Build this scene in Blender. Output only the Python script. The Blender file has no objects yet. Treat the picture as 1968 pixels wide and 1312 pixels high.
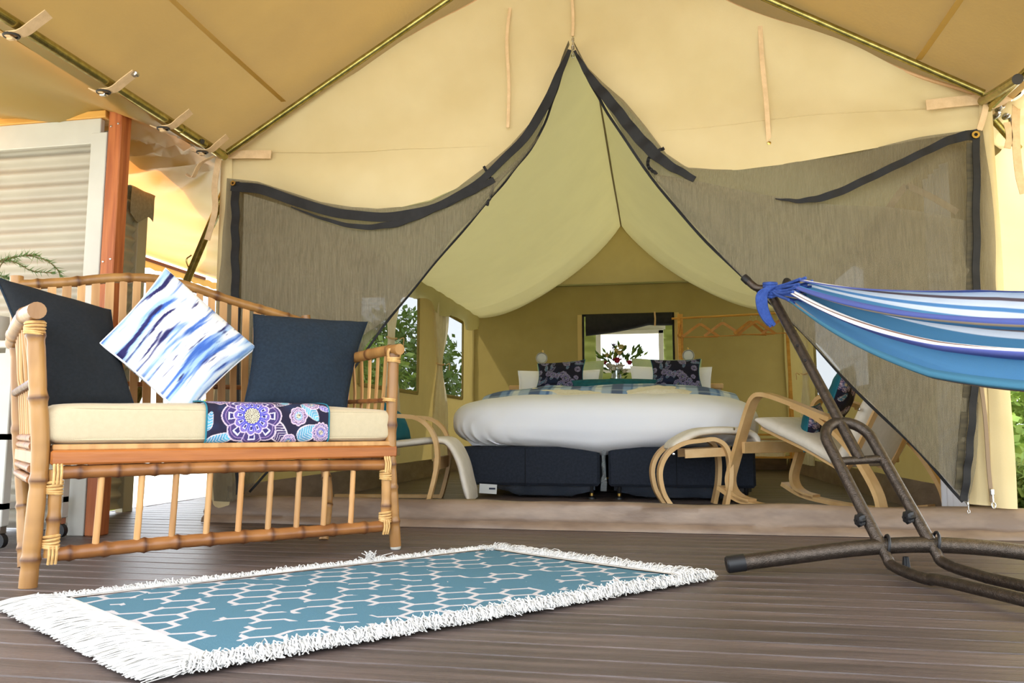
import bpy, math, random
import numpy as np
from mathutils import Vector, Matrix, noise as mnoise
random.seed(7)
rng = np.random.default_rng(5)
SC = bpy.context.scene
COL = SC.collection
PI = math.pi

# ------------------------------------------------------------------ camera
F, CX, CY, CH = 1507.0, 984.0, 656.0, 0.48
YAW = math.radians(10.3)
PIT = math.atan(169 / 1507.0)
cam = bpy.data.objects.new('camera', bpy.data.cameras.new('camera'))
COL.objects.link(cam)
cam.data.sensor_width = 36.0
cam.data.lens = F / 1968 * 36.0
cam.data.clip_start = 0.02
cam.location = (0, 0, CH)
cam.rotation_euler = (PI / 2 + PIT, 0, YAW)
SC.camera = cam
fw = np.array([-math.sin(YAW) * math.cos(PIT), math.cos(YAW) * math.cos(PIT), math.sin(PIT)])
rt = np.array([math.cos(YAW), math.sin(YAW), 0])
up = np.cross(rt, fw)
C0 = np.array([0, 0, CH])
def ray(x, y): return fw * F + rt * (x - CX) - up * (y - CY)
def atY(x, y, Y): d = ray(x, y); return C0 + d * (Y / d[1])
def atX(x, y, X): d = ray(x, y); return C0 + d * (X / d[0])
def atZ(x, y, Z=0.0): d = ray(x, y); return C0 + d * ((Z - CH) / d[2])

# ------------------------------------------------------------------ sky, sun, exposure
world = bpy.data.worlds.new('sky'); SC.world = world
world.use_nodes = True
bg = world.node_tree.nodes['Background']
bg.inputs[0].default_value = (0.86, 0.93, 1.0, 1)
bg.inputs[1].default_value = 2.45
sun = bpy.data.objects.new('sun', bpy.data.lights.new('sun', 'SUN'))
COL.objects.link(sun)
sun.data.energy = 5.0
sun.data.angle = math.radians(1.0)
sun.data.color = (1.0, 0.95, 0.86)
sun.rotation_euler = (math.radians(-22), math.radians(-30), 0)
SC.view_settings.view_transform = 'Standard'
SC.view_settings.look = 'None'
SC.view_settings.exposure = 0.9
SC.view_settings.gamma = 1.0
SC.view_settings.use_curve_mapping = False

# ------------------------------------------------------------------ material helpers
def lin(c): return tuple(((v / 255) / 12.92 if v / 255 <= 0.04045 else ((v / 255 + 0.055) / 1.055) ** 2.4) for v in c)
def linv(a):
    a = np.asarray(a, float) / 255.0
    return np.where(a <= 0.04045, a / 12.92, ((a + 0.055) / 1.055) ** 2.4)

class NT:
    def __init__(s, name):
        s.m = bpy.data.materials.new(name); s.m.use_nodes = True
        s.t = s.m.node_tree; s.t.nodes.clear()
        s.out = s.t.nodes.new('ShaderNodeOutputMaterial')
    def n(s, typ, **kw):
        x = s.t.nodes.new(typ)
        for k, v in kw.items(): setattr(x, k, v)
        return x
    def l(s, a, b): s.t.links.new(a, b)
    def put(s, sock, v):
        if hasattr(v, 'is_linked'): s.l(v, sock)
        else: sock.default_value = v
    def math(s, op, a, b=0.0, c=0.0):
        x = s.n('ShaderNodeMath', operation=op)
        s.put(x.inputs[0], a); s.put(x.inputs[1], b)
        if len(x.inputs) > 2: s.put(x.inputs[2], c)
        return x.outputs[0]
    def mix(s, fac, a, b):
        x = s.n('ShaderNodeMix', data_type='RGBA')
        s.put(x.inputs[0], fac)
        s.put(x.inputs[6], a if hasattr(a, 'is_linked') else (*a, 1)); s.put(x.inputs[7], b if hasattr(b, 'is_linked') else (*b, 1))
        return x.outputs[2]
    def coord(s, scale=(1, 1, 1)):
        tc = s.n('ShaderNodeTexCoord'); mp = s.n('ShaderNodeMapping')
        mp.inputs['Scale'].default_value = scale
        s.l(tc.outputs['Object'], mp.inputs[0]); return mp.outputs[0]
    def noise(s, scale, stretch=(1, 1, 1), detail=3, rough=0.55):
        x = s.n('ShaderNodeTexNoise'); x.inputs['Scale'].default_value = scale
        x.inputs['Detail'].default_value = detail; x.inputs['Roughness'].default_value = rough
        s.l(s.coord(stretch), x.inputs['Vector']); return x.outputs[0]
    def ramp(s, v, lo, hi):
        x = s.n('ShaderNodeMapRange'); s.put(x.inputs[0], v)
        x.inputs[1].default_value = lo; x.inputs[2].default_value = hi; return x.outputs[0]

MATS = {}
def pm(name, c1, c2=None, scale=8, stretch=(1, 1, 1), rough=0.7, metal=0.0, bump=0.0, bscale=None, bstretch=None, transl=0.0, tcol=None, attr=False, node_attr=None, vary=0.0, spec=0.4, sheen=0.0, alpha=1.0, lo=0.35, hi=0.65):
    if name in MATS: return MATS[name]
    t = NT(name)
    c1 = lin(c1); c2 = lin(c2) if c2 else c1
    col = t.mix(t.ramp(t.noise(scale, stretch), lo, hi), c1, c2)
    if attr:
        a = t.n('ShaderNodeAttribute', attribute_name='Col'); col = a.outputs[0]
    if node_attr:
        a = t.n('ShaderNodeAttribute', attribute_name='Col'); col = t.mix(a.outputs[2], col, lin(node_attr))
    if vary:
        oi = t.n('ShaderNodeObjectInfo')
        hs = t.n('ShaderNodeHueSaturation'); t.l(col, hs.inputs['Color'])
        t.l(t.math('MULTIPLY_ADD', oi.outputs['Random'], vary, 1 - vary / 2), hs.inputs['Value']); col = hs.outputs[0]
    b = t.n('ShaderNodeBsdfPrincipled')
    t.l(col, b.inputs['Base Color'])
    b.inputs['Roughness'].default_value = rough; b.inputs['Metallic'].default_value = metal
    b.inputs['Specular IOR Level'].default_value = spec
    if sheen: b.inputs['Sheen Weight'].default_value = sheen
    if bump:
        bp = t.n('ShaderNodeBump'); bp.inputs['Strength'].default_value = bump; bp.inputs['Distance'].default_value = 0.01
        t.l(t.noise(bscale or scale * 4, bstretch or stretch), bp.inputs['Height']); t.l(bp.outputs[0], b.inputs['Normal'])
    sh = b.outputs[0]
    if transl:
        tr = t.n('ShaderNodeBsdfTranslucent')
        if tcol: tr.inputs[0].default_value = (*lin(tcol), 1)
        else: t.l(col, tr.inputs[0])
        mx = t.n('ShaderNodeMixShader'); mx.inputs[0].default_value = transl
        t.l(sh, mx.inputs[1]); t.l(tr.outputs[0], mx.inputs[2]); sh = mx.outputs[0]
    if alpha < 1:
        tp = t.n('ShaderNodeBsdfTransparent'); mx = t.n('ShaderNodeMixShader'); mx.inputs[0].default_value = alpha
        t.l(tp.outputs[0], mx.inputs[1]); t.l(sh, mx.inputs[2]); sh = mx.outputs[0]
    t.l(sh, t.out.inputs[0])
    MATS[name] = t.m
    return t.m

def mesh_mat(name, c, op, wscale=900):
    # insect netting: fine vertical threads, partly open
    t = NT(name)
    d = t.n('ShaderNodeBsdfDiffuse')
    col = t.mix(t.ramp(t.noise(150, (1, 1, 0.04)), .35, .65), lin(c), lin(tuple(v * 1.14 for v in c)))
    t.l(col, d.inputs[0])
    tp = t.n('ShaderNodeBsdfTransparent')
    w = t.n('ShaderNodeTexWave'); w.inputs['Scale'].default_value = wscale / 10; w.bands_direction = 'X'
    w.inputs['Distortion'].default_value = 0.6
    t.l(t.coord(), w.inputs['Vector'])
    fac = t.math('MULTIPLY_ADD', w.outputs['Fac'], 0.26, op - 0.13)
    mx = t.n('ShaderNodeMixShader'); t.l(fac, mx.inputs[0])
    t.l(tp.outputs[0], mx.inputs[1]); t.l(d.outputs[0], mx.inputs[2]); t.l(mx.outputs[0], t.out.inputs[0])
    return t.m

# ------------------------------------------------------------------ mesh helpers
def V(*a): return np.array(a, float)
def unit(a): a = np.asarray(a, float); return a / (np.linalg.norm(a) + 1e-12)
ROOTM = {}
def set_tags(o, label=None, cat=None, group=None, kind=None):
    if label: o['label'] = label
    if cat: o['category'] = cat
    if group: o['group'] = group
    if kind: o['kind'] = kind
    return o
def thing(name, label, cat, loc=(0, 0, 0), rz=0.0, group=None, kind=None):
    o = bpy.data.objects.new(name, None); COL.objects.link(o)
    o.location = loc; o.rotation_euler = (0, 0, rz); o.empty_display_size = 0.05
    ROOTM[o.name] = Matrix.Translation(Vector(loc)) @ Matrix.Rotation(rz, 4, 'Z')
    return set_tags(o, label, cat, group, kind)
def root_matrix(o):
    while o.parent: o = o.parent
    return ROOTM.get(o.name, Matrix.Identity(4))

class MB:
    def __init__(s): s.v = []; s.f = []; s.c = []
    def add(s, vs, fs, col=None):
        k = len(s.v); s.v += [tuple(map(float, p)) for p in vs]; s.f += [tuple(i + k for i in f) for f in fs]
        if col is None: s.c += [(0, 0, 0)] * len(vs)
        else: s.c += [tuple(map(float, q)) for q in col]
        return s
    def box(s, c, size, R=None, bev=0.0):
        c = V(*c); h = V(*size) / 2
        R = np.eye(3) if R is None else np.array(R)
        if bev <= 0:
            p = [c + R @ (V(x, y, z) * h) for x in (-1, 1) for y in (-1, 1) for z in (-1, 1)]
            return s.add(p, [(0, 1, 3, 2), (4, 6, 7, 5), (0, 4, 5, 1), (2, 3, 7, 6), (0, 2, 6, 4), (1, 5, 7, 3)])
        # chamfered box: 24 vertices
        b = min(bev, h.min() * 0.9); vs = []; idx = {}
        for x in (-1, 1):
            for y in (-1, 1):
                for z in (-1, 1):
                    for ax in range(3):
                        q = V(x, y, z) * h; sg = V(x, y, z)
                        for o in range(3):
                            if o != ax: q[o] -= sg[o] * b
                        idx[(x, y, z, ax)] = len(vs); vs.append(c + R @ q)
        fs = []
        for ax in range(3):
            o1, o2 = [a for a in range(3) if a != ax]
            for sg in (-1, 1):
                f = []
                for a, bb in ((-1, -1), (1, -1), (1, 1), (-1, 1)):
                    k = [0, 0, 0]; k[ax] = sg; k[o1] = a; k[o2] = bb; f.append(idx[(*k, ax)])
                fs.append(tuple(f))
        for ax in range(3):
            o1, o2 = [a for a in range(3) if a != ax]
            for a in (-1, 1):
                for bb in (-1, 1):
                    k1 = [0, 0, 0]; k1[o1] = a; k1[o2] = bb; k1[ax] = -1
                    k2 = list(k1); k2[ax] = 1
                    fs.append((idx[(*k1, o1)], idx[(*k2, o1)], idx[(*k2, o2)], idx[(*k1, o2)]))
        for x in (-1, 1):
            for y in (-1, 1):
                for z in (-1, 1): fs.append(tuple(idx[(x, y, z, a)] for a in range(3)))
        return s.add(vs, fs)
    def tube(s, pts, r, n=10, cap=True, col=None, closed=False):
        P = [V(*p) for p in pts]; m = len(P)
        R = list(r) if hasattr(r, '__len__') else [r] * m
        T = [unit(P[(i + 1) % m if closed else min(i + 1, m - 1)] - P[(i - 1) % m if closed else max(i - 1, 0)]) for i in range(m)]
        a = V(0, 0, 1) if abs(T[0][2]) < 0.9 else V(1, 0, 0)
        u = unit(np.cross(T[0], a)); vs = []; cs = []
        for i in range(m):
            u = unit(u - T[i] * (u @ T[i])); w = np.cross(T[i], u)
            for k in range(n):
                an = 2 * PI * k / n
                vs.append(P[i] + R[i] * (math.cos(an) * u + math.sin(an) * w))
                if col is not None: cs.append(col[i])
        fs = []
        for i in range(m if closed else m - 1):
            j = (i + 1) % m
            for k in range(n):
                k2 = (k + 1) % n
                fs.append((i * n + k, i * n + k2, j * n + k2, j * n + k))
        if cap and not closed:
            fs.append(tuple(range(n - 1, -1, -1))); fs.append(tuple((m - 1) * n + k for k in range(n)))
        return s.add(vs, fs, cs if col is not None else None)
    def grid(s, P, closed_u=False, closed_v=False, col=None):
        nu, nv = len(P), len(P[0])
        vs = [P[i][j] for i in range(nu) for j in range(nv)]
        fs = []
        for i in range(nu if closed_u else nu - 1):
            for j in range(nv if closed_v else nv - 1):
                i2, j2 = (i + 1) % nu, (j + 1) % nv
                fs.append((i * nv + j, i2 * nv + j, i2 * nv + j2, i * nv + j2))
        cs = [col[i][j] for i in range(nu) for j in range(nv)] if col is not None else None
        return s.add(vs, fs, cs)
    def strip(s, pts, wdir, width, th, nseg=1):
        # bent strip of rectangular section: wdir = direction of its width
        P = [V(*p) for p in pts]; m = len(P); vs = []
        for i in range(m):
            T = unit(P[min(i + 1, m - 1)] - P[max(i - 1, 0)])
            wd = V(*wdir[i]) if hasattr(wdir[0], '__len__') else V(*wdir)
            wd = unit(wd - T * (wd @ T)); nn = unit(np.cross(T, wd))
            w_ = width[i] if hasattr(width, '__len__') else width
            for a, b in ((-1, -1), (1, -1), (1, 1), (-1, 1)):
                vs.append(P[i] + wd * a * w_ / 2 + nn * b * th / 2)
        fs = []
        for i in range(m - 1):
            for k in range(4):
                k2 = (k + 1) % 4
                fs.append((i * 4 + k, i * 4 + k2, i * 4 + 4 + k2, i * 4 + 4 + k))
        fs.append((3, 2, 1, 0)); fs.append(tuple((m - 1) * 4 + k for k in range(4)))
        return s.add(vs, fs)
    def lathe(s, prof, c, axis=(0, 0, 1), n=20):
        ax = unit(axis); a = V(0, 0, 1) if abs(ax[2]) < 0.9 else V(1, 0, 0)
        u = unit(np.cross(ax, a)); w = np.cross(ax, u); c = V(*c)
        P = [[c + ax * h + r * (math.cos(2 * PI * k / n) * u + math.sin(2 * PI * k / n) * w) for k in range(n)] for r, h in prof]
        return s.grid(P, closed_v=True)
    def ball(s, c, r, n=10, sq=(1, 1, 1)):
        prof = [[V(*c) + V(math.sin(PI * (i + .02) / (n + .04)) * math.cos(2 * PI * k / (2 * n)) * sq[0], math.sin(PI * (i + .02) / (n + .04)) * math.sin(2 * PI * k / (2 * n)) * sq[1], math.cos(PI * (i + .02) / (n + .04)) * sq[2]) * r for k in range(2 * n)] for i in range(n + 1)]
        return s.grid(prof, closed_v=True)
    def build(s, name, mat, parent=None, smooth=40, kind=None, world=True, label=None):
        me = bpy.data.meshes.new(name)
        vs = np.array(s.v, float)
        if parent is not None and world:
            Mi = np.array(root_matrix(parent).inverted())
            vs = vs @ Mi[:3, :3].T + Mi[:3, 3]
        me.from_pydata(vs.tolist(), [], s.f); me.update()
        if any(any(c) for c in s.c[:5000:7]) or any(any(c) for c in s.c):
            at = me.color_attributes.new('Col', 'FLOAT_COLOR', 'POINT')
            ca = np.ones((len(vs), 4), np.float32); ca[:, :3] = np.array(s.c)
            at.data.foreach_set('color', ca.ravel())
        if smooth:
            me.polygons.foreach_set('use_smooth', [True] * len(me.polygons))
            me.set_sharp_from_angle(angle=math.radians(smooth))
        me.materials.append(mat)
        o = bpy.data.objects.new(name, me); COL.objects.link(o)
        if parent is not None: o.parent = parent
        if kind: o['kind'] = kind
        if label: o['label'] = label
        return o

def curve_pts(pts, n):
    # Catmull-Rom through pts, n samples
    P = [V(*p) for p in pts]; P = [2 * P[0] - P[1]] + P + [2 * P[-1] - P[-2]]
    m = len(P) - 3; out = []
    for i in range(n):
        t = i / (n - 1) * m; k = min(int(t), m - 1); t -= k
        a, b, c, d = P[k:k + 4]
        out.append(0.5 * ((2 * b) + (-a + c) * t + (2 * a - 5 * b + 4 * c - d) * t * t + (-a + 3 * b - 3 * c + d) * t ** 3))
    return out
def nz(x, y=0.0, z=0.0): return mnoise.noise(Vector((x, y, z)))
def interp(tab, x):
    xs = [p[0] for p in tab]; return float(np.interp(x, xs, [p[1] for p in tab]))
def single(name, mb, mat, label, cat, group=None, smooth=40, kind=None):
    o = mb.build(name, mat, None, smooth); return set_tags(o, label, cat, group, kind)
def struct(name, mb, mat, label=None, parent=None, smooth=40):
    o = mb.build(name, mat, parent, smooth)
    if parent is None: o['kind'] = 'structure'
    if label: o['label'] = label
    return o
def struct_root(name, label):
    o = bpy.data.objects.new(name, None); COL.objects.link(o); o['kind'] = 'structure'; o['label'] = label; return o

# ------------------------------------------------------------------ tent numbers (metres)
TC, TW = -0.385, 1.935            # centre line and half width
XL, XR = TC - TW, TC + TW
YF, YB = 3.88, 10.0
ZE, ZR = 2.03, 3.05               # eave and ridge of the inner tent
def roof_z(x): return ZR - (ZR - ZE) * abs(x - TC) / TW
FR, FSL = 3.20, 0.62              # fly ridge height and slope
def fly_z(x): return FR - FSL * abs(x - TC)

# ------------------------------------------------------------------ materials
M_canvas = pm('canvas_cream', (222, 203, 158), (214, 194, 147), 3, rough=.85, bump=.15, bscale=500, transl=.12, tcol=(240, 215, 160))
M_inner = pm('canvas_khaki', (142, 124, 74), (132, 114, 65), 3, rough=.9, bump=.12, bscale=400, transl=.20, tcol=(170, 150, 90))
M_ceil = pm('lining_cream', (208, 202, 156), (200, 194, 148), 2, rough=.9, transl=.34, tcol=(226, 222, 184))
M_fly = pm('fly_pvc_tan', (170, 131, 54), (158, 119, 46), 2, rough=.42, bump=.1, bscale=60, transl=.05, tcol=(220, 190, 130))
M_flyb = pm('unseen_roof_translucent', (214, 204, 170), (206, 195, 158), 2, rough=.8, transl=.22, tcol=(238, 232, 204))
M_awn = pm('awning_pvc', (152, 143, 86), (142, 133, 78), 2, rough=.4, transl=.24, tcol=(255, 158, 76))
M_awn2 = pm('added_shade_and_ceiling', (150, 150, 100), (170, 164, 116), 2, rough=.5, transl=.12, tcol=(190, 190, 140))  # for the added awning shade sheet and the bathroom ceiling
M_awn3 = pm('awning_cream', (240, 225, 180), (235, 215, 165), 2, rough=.6, transl=.22, tcol=(255, 225, 160))
M_web = pm('webbing_tan', (226, 194, 152), (212, 180, 138), 30, rough=.9, bump=.2, bscale=300)
M_black = pm('webbing_black', (22, 21, 22), (30, 29, 30), 20, rough=.7)
M_net = mesh_mat('netting', (112, 104, 86), .74)
M_net2 = mesh_mat('netting_fold', (116, 108, 90), .66)
M_netw = mesh_mat('window_netting', (84, 84, 52), .66, 1500)
M_sill = pm('sill_vinyl', (142, 122, 104), (118, 99, 84), 5, (1, 1, 3), rough=.42, bump=.2, bscale=14)
M_deck = pm('deck_timber', (106, 91, 86), (70, 60, 57), 5, (.35, 6, 6), rough=.40, bump=.35, bscale=30, bstretch=(.25, 6, 6), vary=.35, spec=.45, lo=.3, hi=.7)
M_gal = pm('galvanised_pole', (176, 164, 98), (140, 130, 70), 30, rough=.25, metal=.9, bump=.05)
M_chrome = pm('chrome', (200, 200, 200), rough=.2, metal=1.0)
M_brass = pm('brass', (200, 165, 90), rough=.3, metal=1.0)
M_rope = pm('dark_hook', (50, 45, 40), rough=.6)
M_white = pm('painted_white', (200, 197, 188), (190, 187, 178), 4, rough=.5)
M_corr = pm('corrugated_cream', (176, 169, 154), (168, 160, 146), 3, rough=.42)
M_corrg = pm('corrugated_green', (150, 160, 90), (136, 148, 80), 3, rough=.45)
M_post = pm('merbau_post', (186, 110, 60), (152, 80, 40), 7, (6, 6, .35), rough=.5, bump=.2, bscale=20)
M_pine = pm('pine_plate', (224, 170, 86), (206, 150, 70), 6, (.4, 5, 5), rough=.55)
M_bam = pm('bamboo', (188, 140, 80), (130, 88, 45), 9, (1, 1, .25), rough=.34, bump=.15, bscale=40, node_attr=(92, 56, 32), vary=.25, spec=.5, lo=.3, hi=.72)
M_bamh = pm('bamboo_rail', (176, 118, 64), (120, 72, 38), 9, (.4, .4, 1), rough=.34, bump=.15, bscale=40, node_attr=(90, 52, 30), vary=.2, spec=.5, lo=.3, hi=.72)
M_slat = pm('bamboo_slat', (206, 158, 102), (178, 128, 76), 7, (3, 3, .3), rough=.45, vary=.35)
M_cane = pm('cane_binding', (224, 184, 120), (196, 150, 90), 40, rough=.5)
M_cream = pm('cushion_cream', (206, 190, 158), (202, 186, 154), 60, rough=.95, bump=.2, bscale=350, sheen=.2)
M_navy = pm('linen_navy', (32, 47, 62), (25, 38, 52), 90, rough=.95, bump=.3, bscale=420)
M_char = pm('linen_charcoal', (26, 31, 37), (20, 25, 31), 90, rough=.95, bump=.3, bscale=420)
M_print = pm('printed_cotton', (255, 255, 255), attr=True, rough=.85, bump=.1, bscale=300)
M_teal = pm('teal_cotton', (20, 98, 112), (14, 84, 98), 20, rough=.8, bump=.1, bscale=200)
M_tealtrim = pm('teal_piping', (40, 120, 140), rough=.8)
M_duvet = pm('white_cotton', (250, 251, 255), (246, 248, 254), 3, rough=.9, bump=.05, bscale=40, sheen=.1)
M_base = pm('bed_base_fabric', (38, 44, 56), (30, 36, 46), 60, rough=.9, bump=.2, bscale=300)
M_sage = pm('sage_cotton', (186, 198, 160), (174, 188, 148), 12, rough=.9)
M_throw = pm('cream_knit', (246, 240, 222), (240, 232, 210), 40, rough=.95, bump=.4, bscale=120)
M_plastic = pm('clear_plastic', (200, 210, 216), rough=.12, spec=.8, alpha=.28)
M_birch = pm('birch_ply', (228, 190, 134), (214, 172, 114), 8, (1, 1, 1), rough=.42)
M_seat = pm('seat_cotton', (236, 228, 214), (228, 220, 204), 20, rough=.9, bump=.1, bscale=200)
M_stand = pm('hammered_bronze', (88, 78, 70), (70, 62, 55), 60, rough=.30, metal=.75, bump=.3, bscale=260)
M_blk = pm('black_plastic', (28, 28, 30), rough=.45)
M_cord = pm('blue_cord', (62, 92, 170), (48, 76, 150), 60, rough=.9, bump=.4, bscale=200)
M_fringe = pm('rug_fringe', (218, 216, 213), (206, 203, 198), 40, rough=.95)
M_leaf = pm('leaf_green', (92, 122, 46), (64, 96, 34), 8, rough=.55, transl=.25)
M_leafd = pm('leaf_dark', (52, 84, 40), (38, 66, 30), 8, rough=.55, transl=.2)
M_leafy = pm('leaf_yellow_green', (150, 170, 80), (110, 140, 56), 5, rough=.6, transl=.3)  # paler yellow-green leaf tone
M_stem = pm('stem_brown', (100, 84, 50), rough=.8)
M_grass = pm('gravel_ground', (206, 200, 182), (186, 182, 160), .6, rough=.95)
M_bin = pm('green_bin', (150, 170, 60), rough=.5)
M_curt = pm('curtain_cream', (240, 232, 206), (232, 222, 194), 10, rough=.9, transl=.35)
M_towel = pm('grey_towel', (150, 148, 128), (136, 134, 116), 50, rough=1.0, bump=.4, bscale=120)
M_hang = pm('hanger_wood', (216, 158, 92), (200, 140, 76), 10, rough=.4)
M_glassv = pm('vase_silver', (200, 212, 216), rough=.12, metal=.6)
M_red = pm('petal_red', (176, 36, 66), (150, 24, 52), 20, rough=.7)
M_wht = pm('petal_white', (242, 236, 222), (230, 220, 200), 20, rough=.8)
M_yel = pm('petal_cream_yellow', (226, 210, 140), (206, 186, 110), 20, rough=.8)
M_lil = pm('petal_lilac', (140, 126, 160), rough=.8)
M_paper = pm('paper_label', (220, 222, 220), rough=.7)
M_dark = pm('dark_canvas', (36, 36, 42), (28, 28, 34), 20, rough=.8)

# ================================================================== STRUCTURE
# ---- ground and deck
g = MB(); g.box((0, 20, -0.55), (120, 120, .1)); struct('ground', g, M_grass, 'sunlit pale gravel ground around the deck')
floor = struct_root('floor', 'dark brown timber deck of narrow boards')
PITCH = 0.104; DX0, DX1 = -3.16, 2.05
n_b = int((10.3 + 1.2) / PITCH)
pm_ = MB(); pm_.box((0, 0, 0), (DX1 - DX0, PITCH - .005, .024), bev=.003)
plank_me = None
for i in range(n_b):
    y = -1.2 + PITCH * (i + .5)
    if plank_me is None:
        o = pm_.build('plank', M_deck, floor, world=False); plank_me = o.data
    else:
        o = bpy.data.objects.new('plank', plank_me); COL.objects.link(o); o.parent = floor
    o.location = ((DX0 + DX1) / 2 + 0.01 * random.uniform(-1, 1), y, -.012 - random.uniform(0, .0012))
j = MB()
for x in (-2.9, -1.5, -.1, 1.3): j.box((x, 4.5, -.09), (.09, 11.4, .12))
j.box((DX0 - .02, 4.5, -.1), (.03, 11.4, .2))
j.build('joist', M_deck, floor)

# ---- outer fly roof over veranda and tent
FX0, FX1, FY0, FY1 = -2.42, 1.65, 0.9, 10.6
def fly_sheet(xa, xb, ya, yb, nu=30, nv=60):
    P = []
    for i in range(nu + 1):
        x = xa + (xb - xa) * i / nu; row = []
        for k in range(nv + 1):
            y = ya + (yb - ya) * k / nv
            t = abs(x - TC) / 2.05
            sag = .03 * math.sin(PI * min(1, t)) * (1 + .4 * math.sin(y * 2.1))
            row.append((x, y, fly_z(x) + .055 - sag + .012 * nz(x * 2.2, y * 1.3, 3)))
        P.append(row)
    m = MB(); m.grid(P); return m
roof = struct_root('roof_fly', 'tan outer fly roof over the veranda, unseen pale panels over the tent admitting light')
for xa, xb in ((FX0, TC), (TC, FX1)):
    fly_sheet(xa, xb, FY0, 4.9).build('fly_panel', M_fly, roof, 60)
    fly_sheet(xa, xb, 4.9, FY1).build('unseen_daylight_panel', M_flyb, roof, 60)  # unseen rear fly, made pale and translucent to brighten the tent interior
for X in (-1.95, 1.25):                                # stitched seams of the fly
    m = MB(); m.strip([(X, y, fly_z(X) + .044 - .03 * math.sin(PI * abs(X - TC) / 2.05) * (1 + .4 * math.sin(y * 2.1)) + .012 * nz(X * 2.2, y * 1.3, 3)) for y in np.linspace(.9, 3.8, 50)], (1, 0, 0), .03, .0012)
    m.build('seam', pm('fly_seam', (192, 150, 68), rough=.5), roof)

# side awnings sloping out from the fly edge
def awning(side, x0, x1, z0, z1, ya, yb, seed, nu=36, nv=110):
    P = []
    for i in range(nu + 1):
        t = i / nu; row = []
        for k in range(nv + 1):
            y = ya + (yb - ya) * k / nv
            x = x0 + (x1 - x0) * t
            z = z0 + (z1 - z0) * t - .012 * math.sin(PI * t) + .03 * nz(x * 1.2 + y * 1.1, y * 2.2 - x * 1.6, seed) * max(0.0, math.sin(PI * min(1, t * 1.02))) ** .5
            a = math.atan2(y - 3.9, abs(x - x0) + .05)
            r = math.hypot(y - 3.9, x - x0)
            z += .030 * math.sin(a * 13 + seed + .8 * nz(r * 2, a)) * math.exp(-((r - .55) / .6) ** 2)
            row.append((x, y, z))
        P.append(row)
    m = MB(); m.grid(P); return m
aw = struct_root('roof_awning_left', 'glowing yellow side awning beyond the left eave rail')
awning(-1, FX0 + .07, -4.5, 1.985, 2.045, 0.9, 8.6, 4.0).build('awning_panel', M_awn, aw, 60)
# added second layer, made up to keep the sun off the upper part
lay = MB()
edge = [(.9, -3.6), (2.7, -3.5), (3.6, -3.0), (4.3, -2.95), (5.2, -3.3), (6.2, -3.9), (7.0, -4.5), (8.6, -4.5)]
P = []
for y in np.linspace(.9, 8.6, 80):
    xe = interp(edge, y); row = []
    for t in np.linspace(0, 1, 14):
        x = FX0 + .02 + (xe - FX0) * t; row.append((x, y, 2.06 + .06 * (FX0 - x) / 2.08 + .02 * math.sin(5 * y) * t))
    P.append(row)
lay.grid(P); lay.build('added_shade_layer', M_awn2, aw, 60)
h = MB(); h.tube([(-4.5, .9, 2.01), (-4.5, 7.2, 2.01)], .017, 8); h.build('hem_pole', pm('hem_pole_brown', (110, 60, 36), rough=.5), aw)
h = MB(); h.strip([(-4.5, y, 1.97 + .006 * math.sin(y * 40)) for y in np.linspace(.9, 8.6, 200)], (0, 0, 1), .07, .004); h.build('valance_hem', M_awn3, aw)
aw = struct_root('roof_awning_right', 'bright cream side awning beyond the right tent corner')
awning(1, FX1 - .02, 3.1, 1.97, 1.22, 0.9, 7.2, 9.0).build('awning_panel', M_awn3, aw, 60)
h = MB(); h.tube([(3.05, .9, 1.24), (3.05, 7.1, 1.24)], .016, 8); h.build('hem_pole', pm('hem_pole_orange', (190, 96, 40), rough=.5), aw)

# ---- front wall of the tent: cream canvas above the door curve
TOPL = [(443, 347), (500, 352), (560, 372), (620, 392), (680, 402), (730, 405), (780, 400), (830, 390), (880, 368), (930, 330), (980, 285), (1020, 240), (1050, 195), (1075, 140), (1096, 92)]
TOPR = [(1105, 92), (1130, 135), (1160, 165), (1200, 200), (1240, 248), (1280, 300), (1320, 327), (1370, 330), (1420, 330), (1500, 322), (1560, 312), (1640, 296), (1700, 283), (1760, 270), (1820, 260), (1885, 250)]
FREEL = [(443, 962), (460, 962), (480, 945), (560, 850), (640, 760), (700, 680), (755, 605), (800, 550), (850, 490), (890, 445), (940, 385), (990, 325), (1020, 285), (1036, 264), (1062, 200), (1078, 150), (1096, 93)]
FREER = [(1105, 93), (1125, 140), (1150, 185), (1180, 235), (1220, 295), (1260, 350), (1300, 400), (1350, 455), (1400, 510), (1450, 552), (1500, 600), (1550, 645), (1600, 700), (1640, 745), (1700, 805), (1750, 850), (1800, 910), (1850, 966), (1856, 969), (1868, 870), (1878, 780), (1885, 640)]
def wallXZ(tab, Y=YF): return [(p[0], p[2]) for p in (atY(x, y, Y) for x, y in tab)]
curL = wallXZ(TOPL); curR = wallXZ(TOPR); freL = wallXZ(FREEL); freR = wallXZ(FREER)
wf = struct_root('wall_front', 'cream canvas front gable of the tent, parted over the doorway')
def wrinkle(x, z):
    # soft drapes running from the eave corners up towards the ridge
    a = math.atan2(z - 1.95, abs(x - TC) - TW - .05)
    r = math.hypot(z - 1.95, abs(x - TC) - TW)
    w = .040 * math.sin(a * 9 + 1.5 * nz(x * 1.1, z * 1.4, 2)) * min(1, r * .9) * math.exp(-max(0, r - .2) * .35)
    return w + .034 * nz(x * 1.7, z * 1.9, 5) + .008 * nz(x * 5 + z * 3, z * 5 - x * 2, 6)
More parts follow.
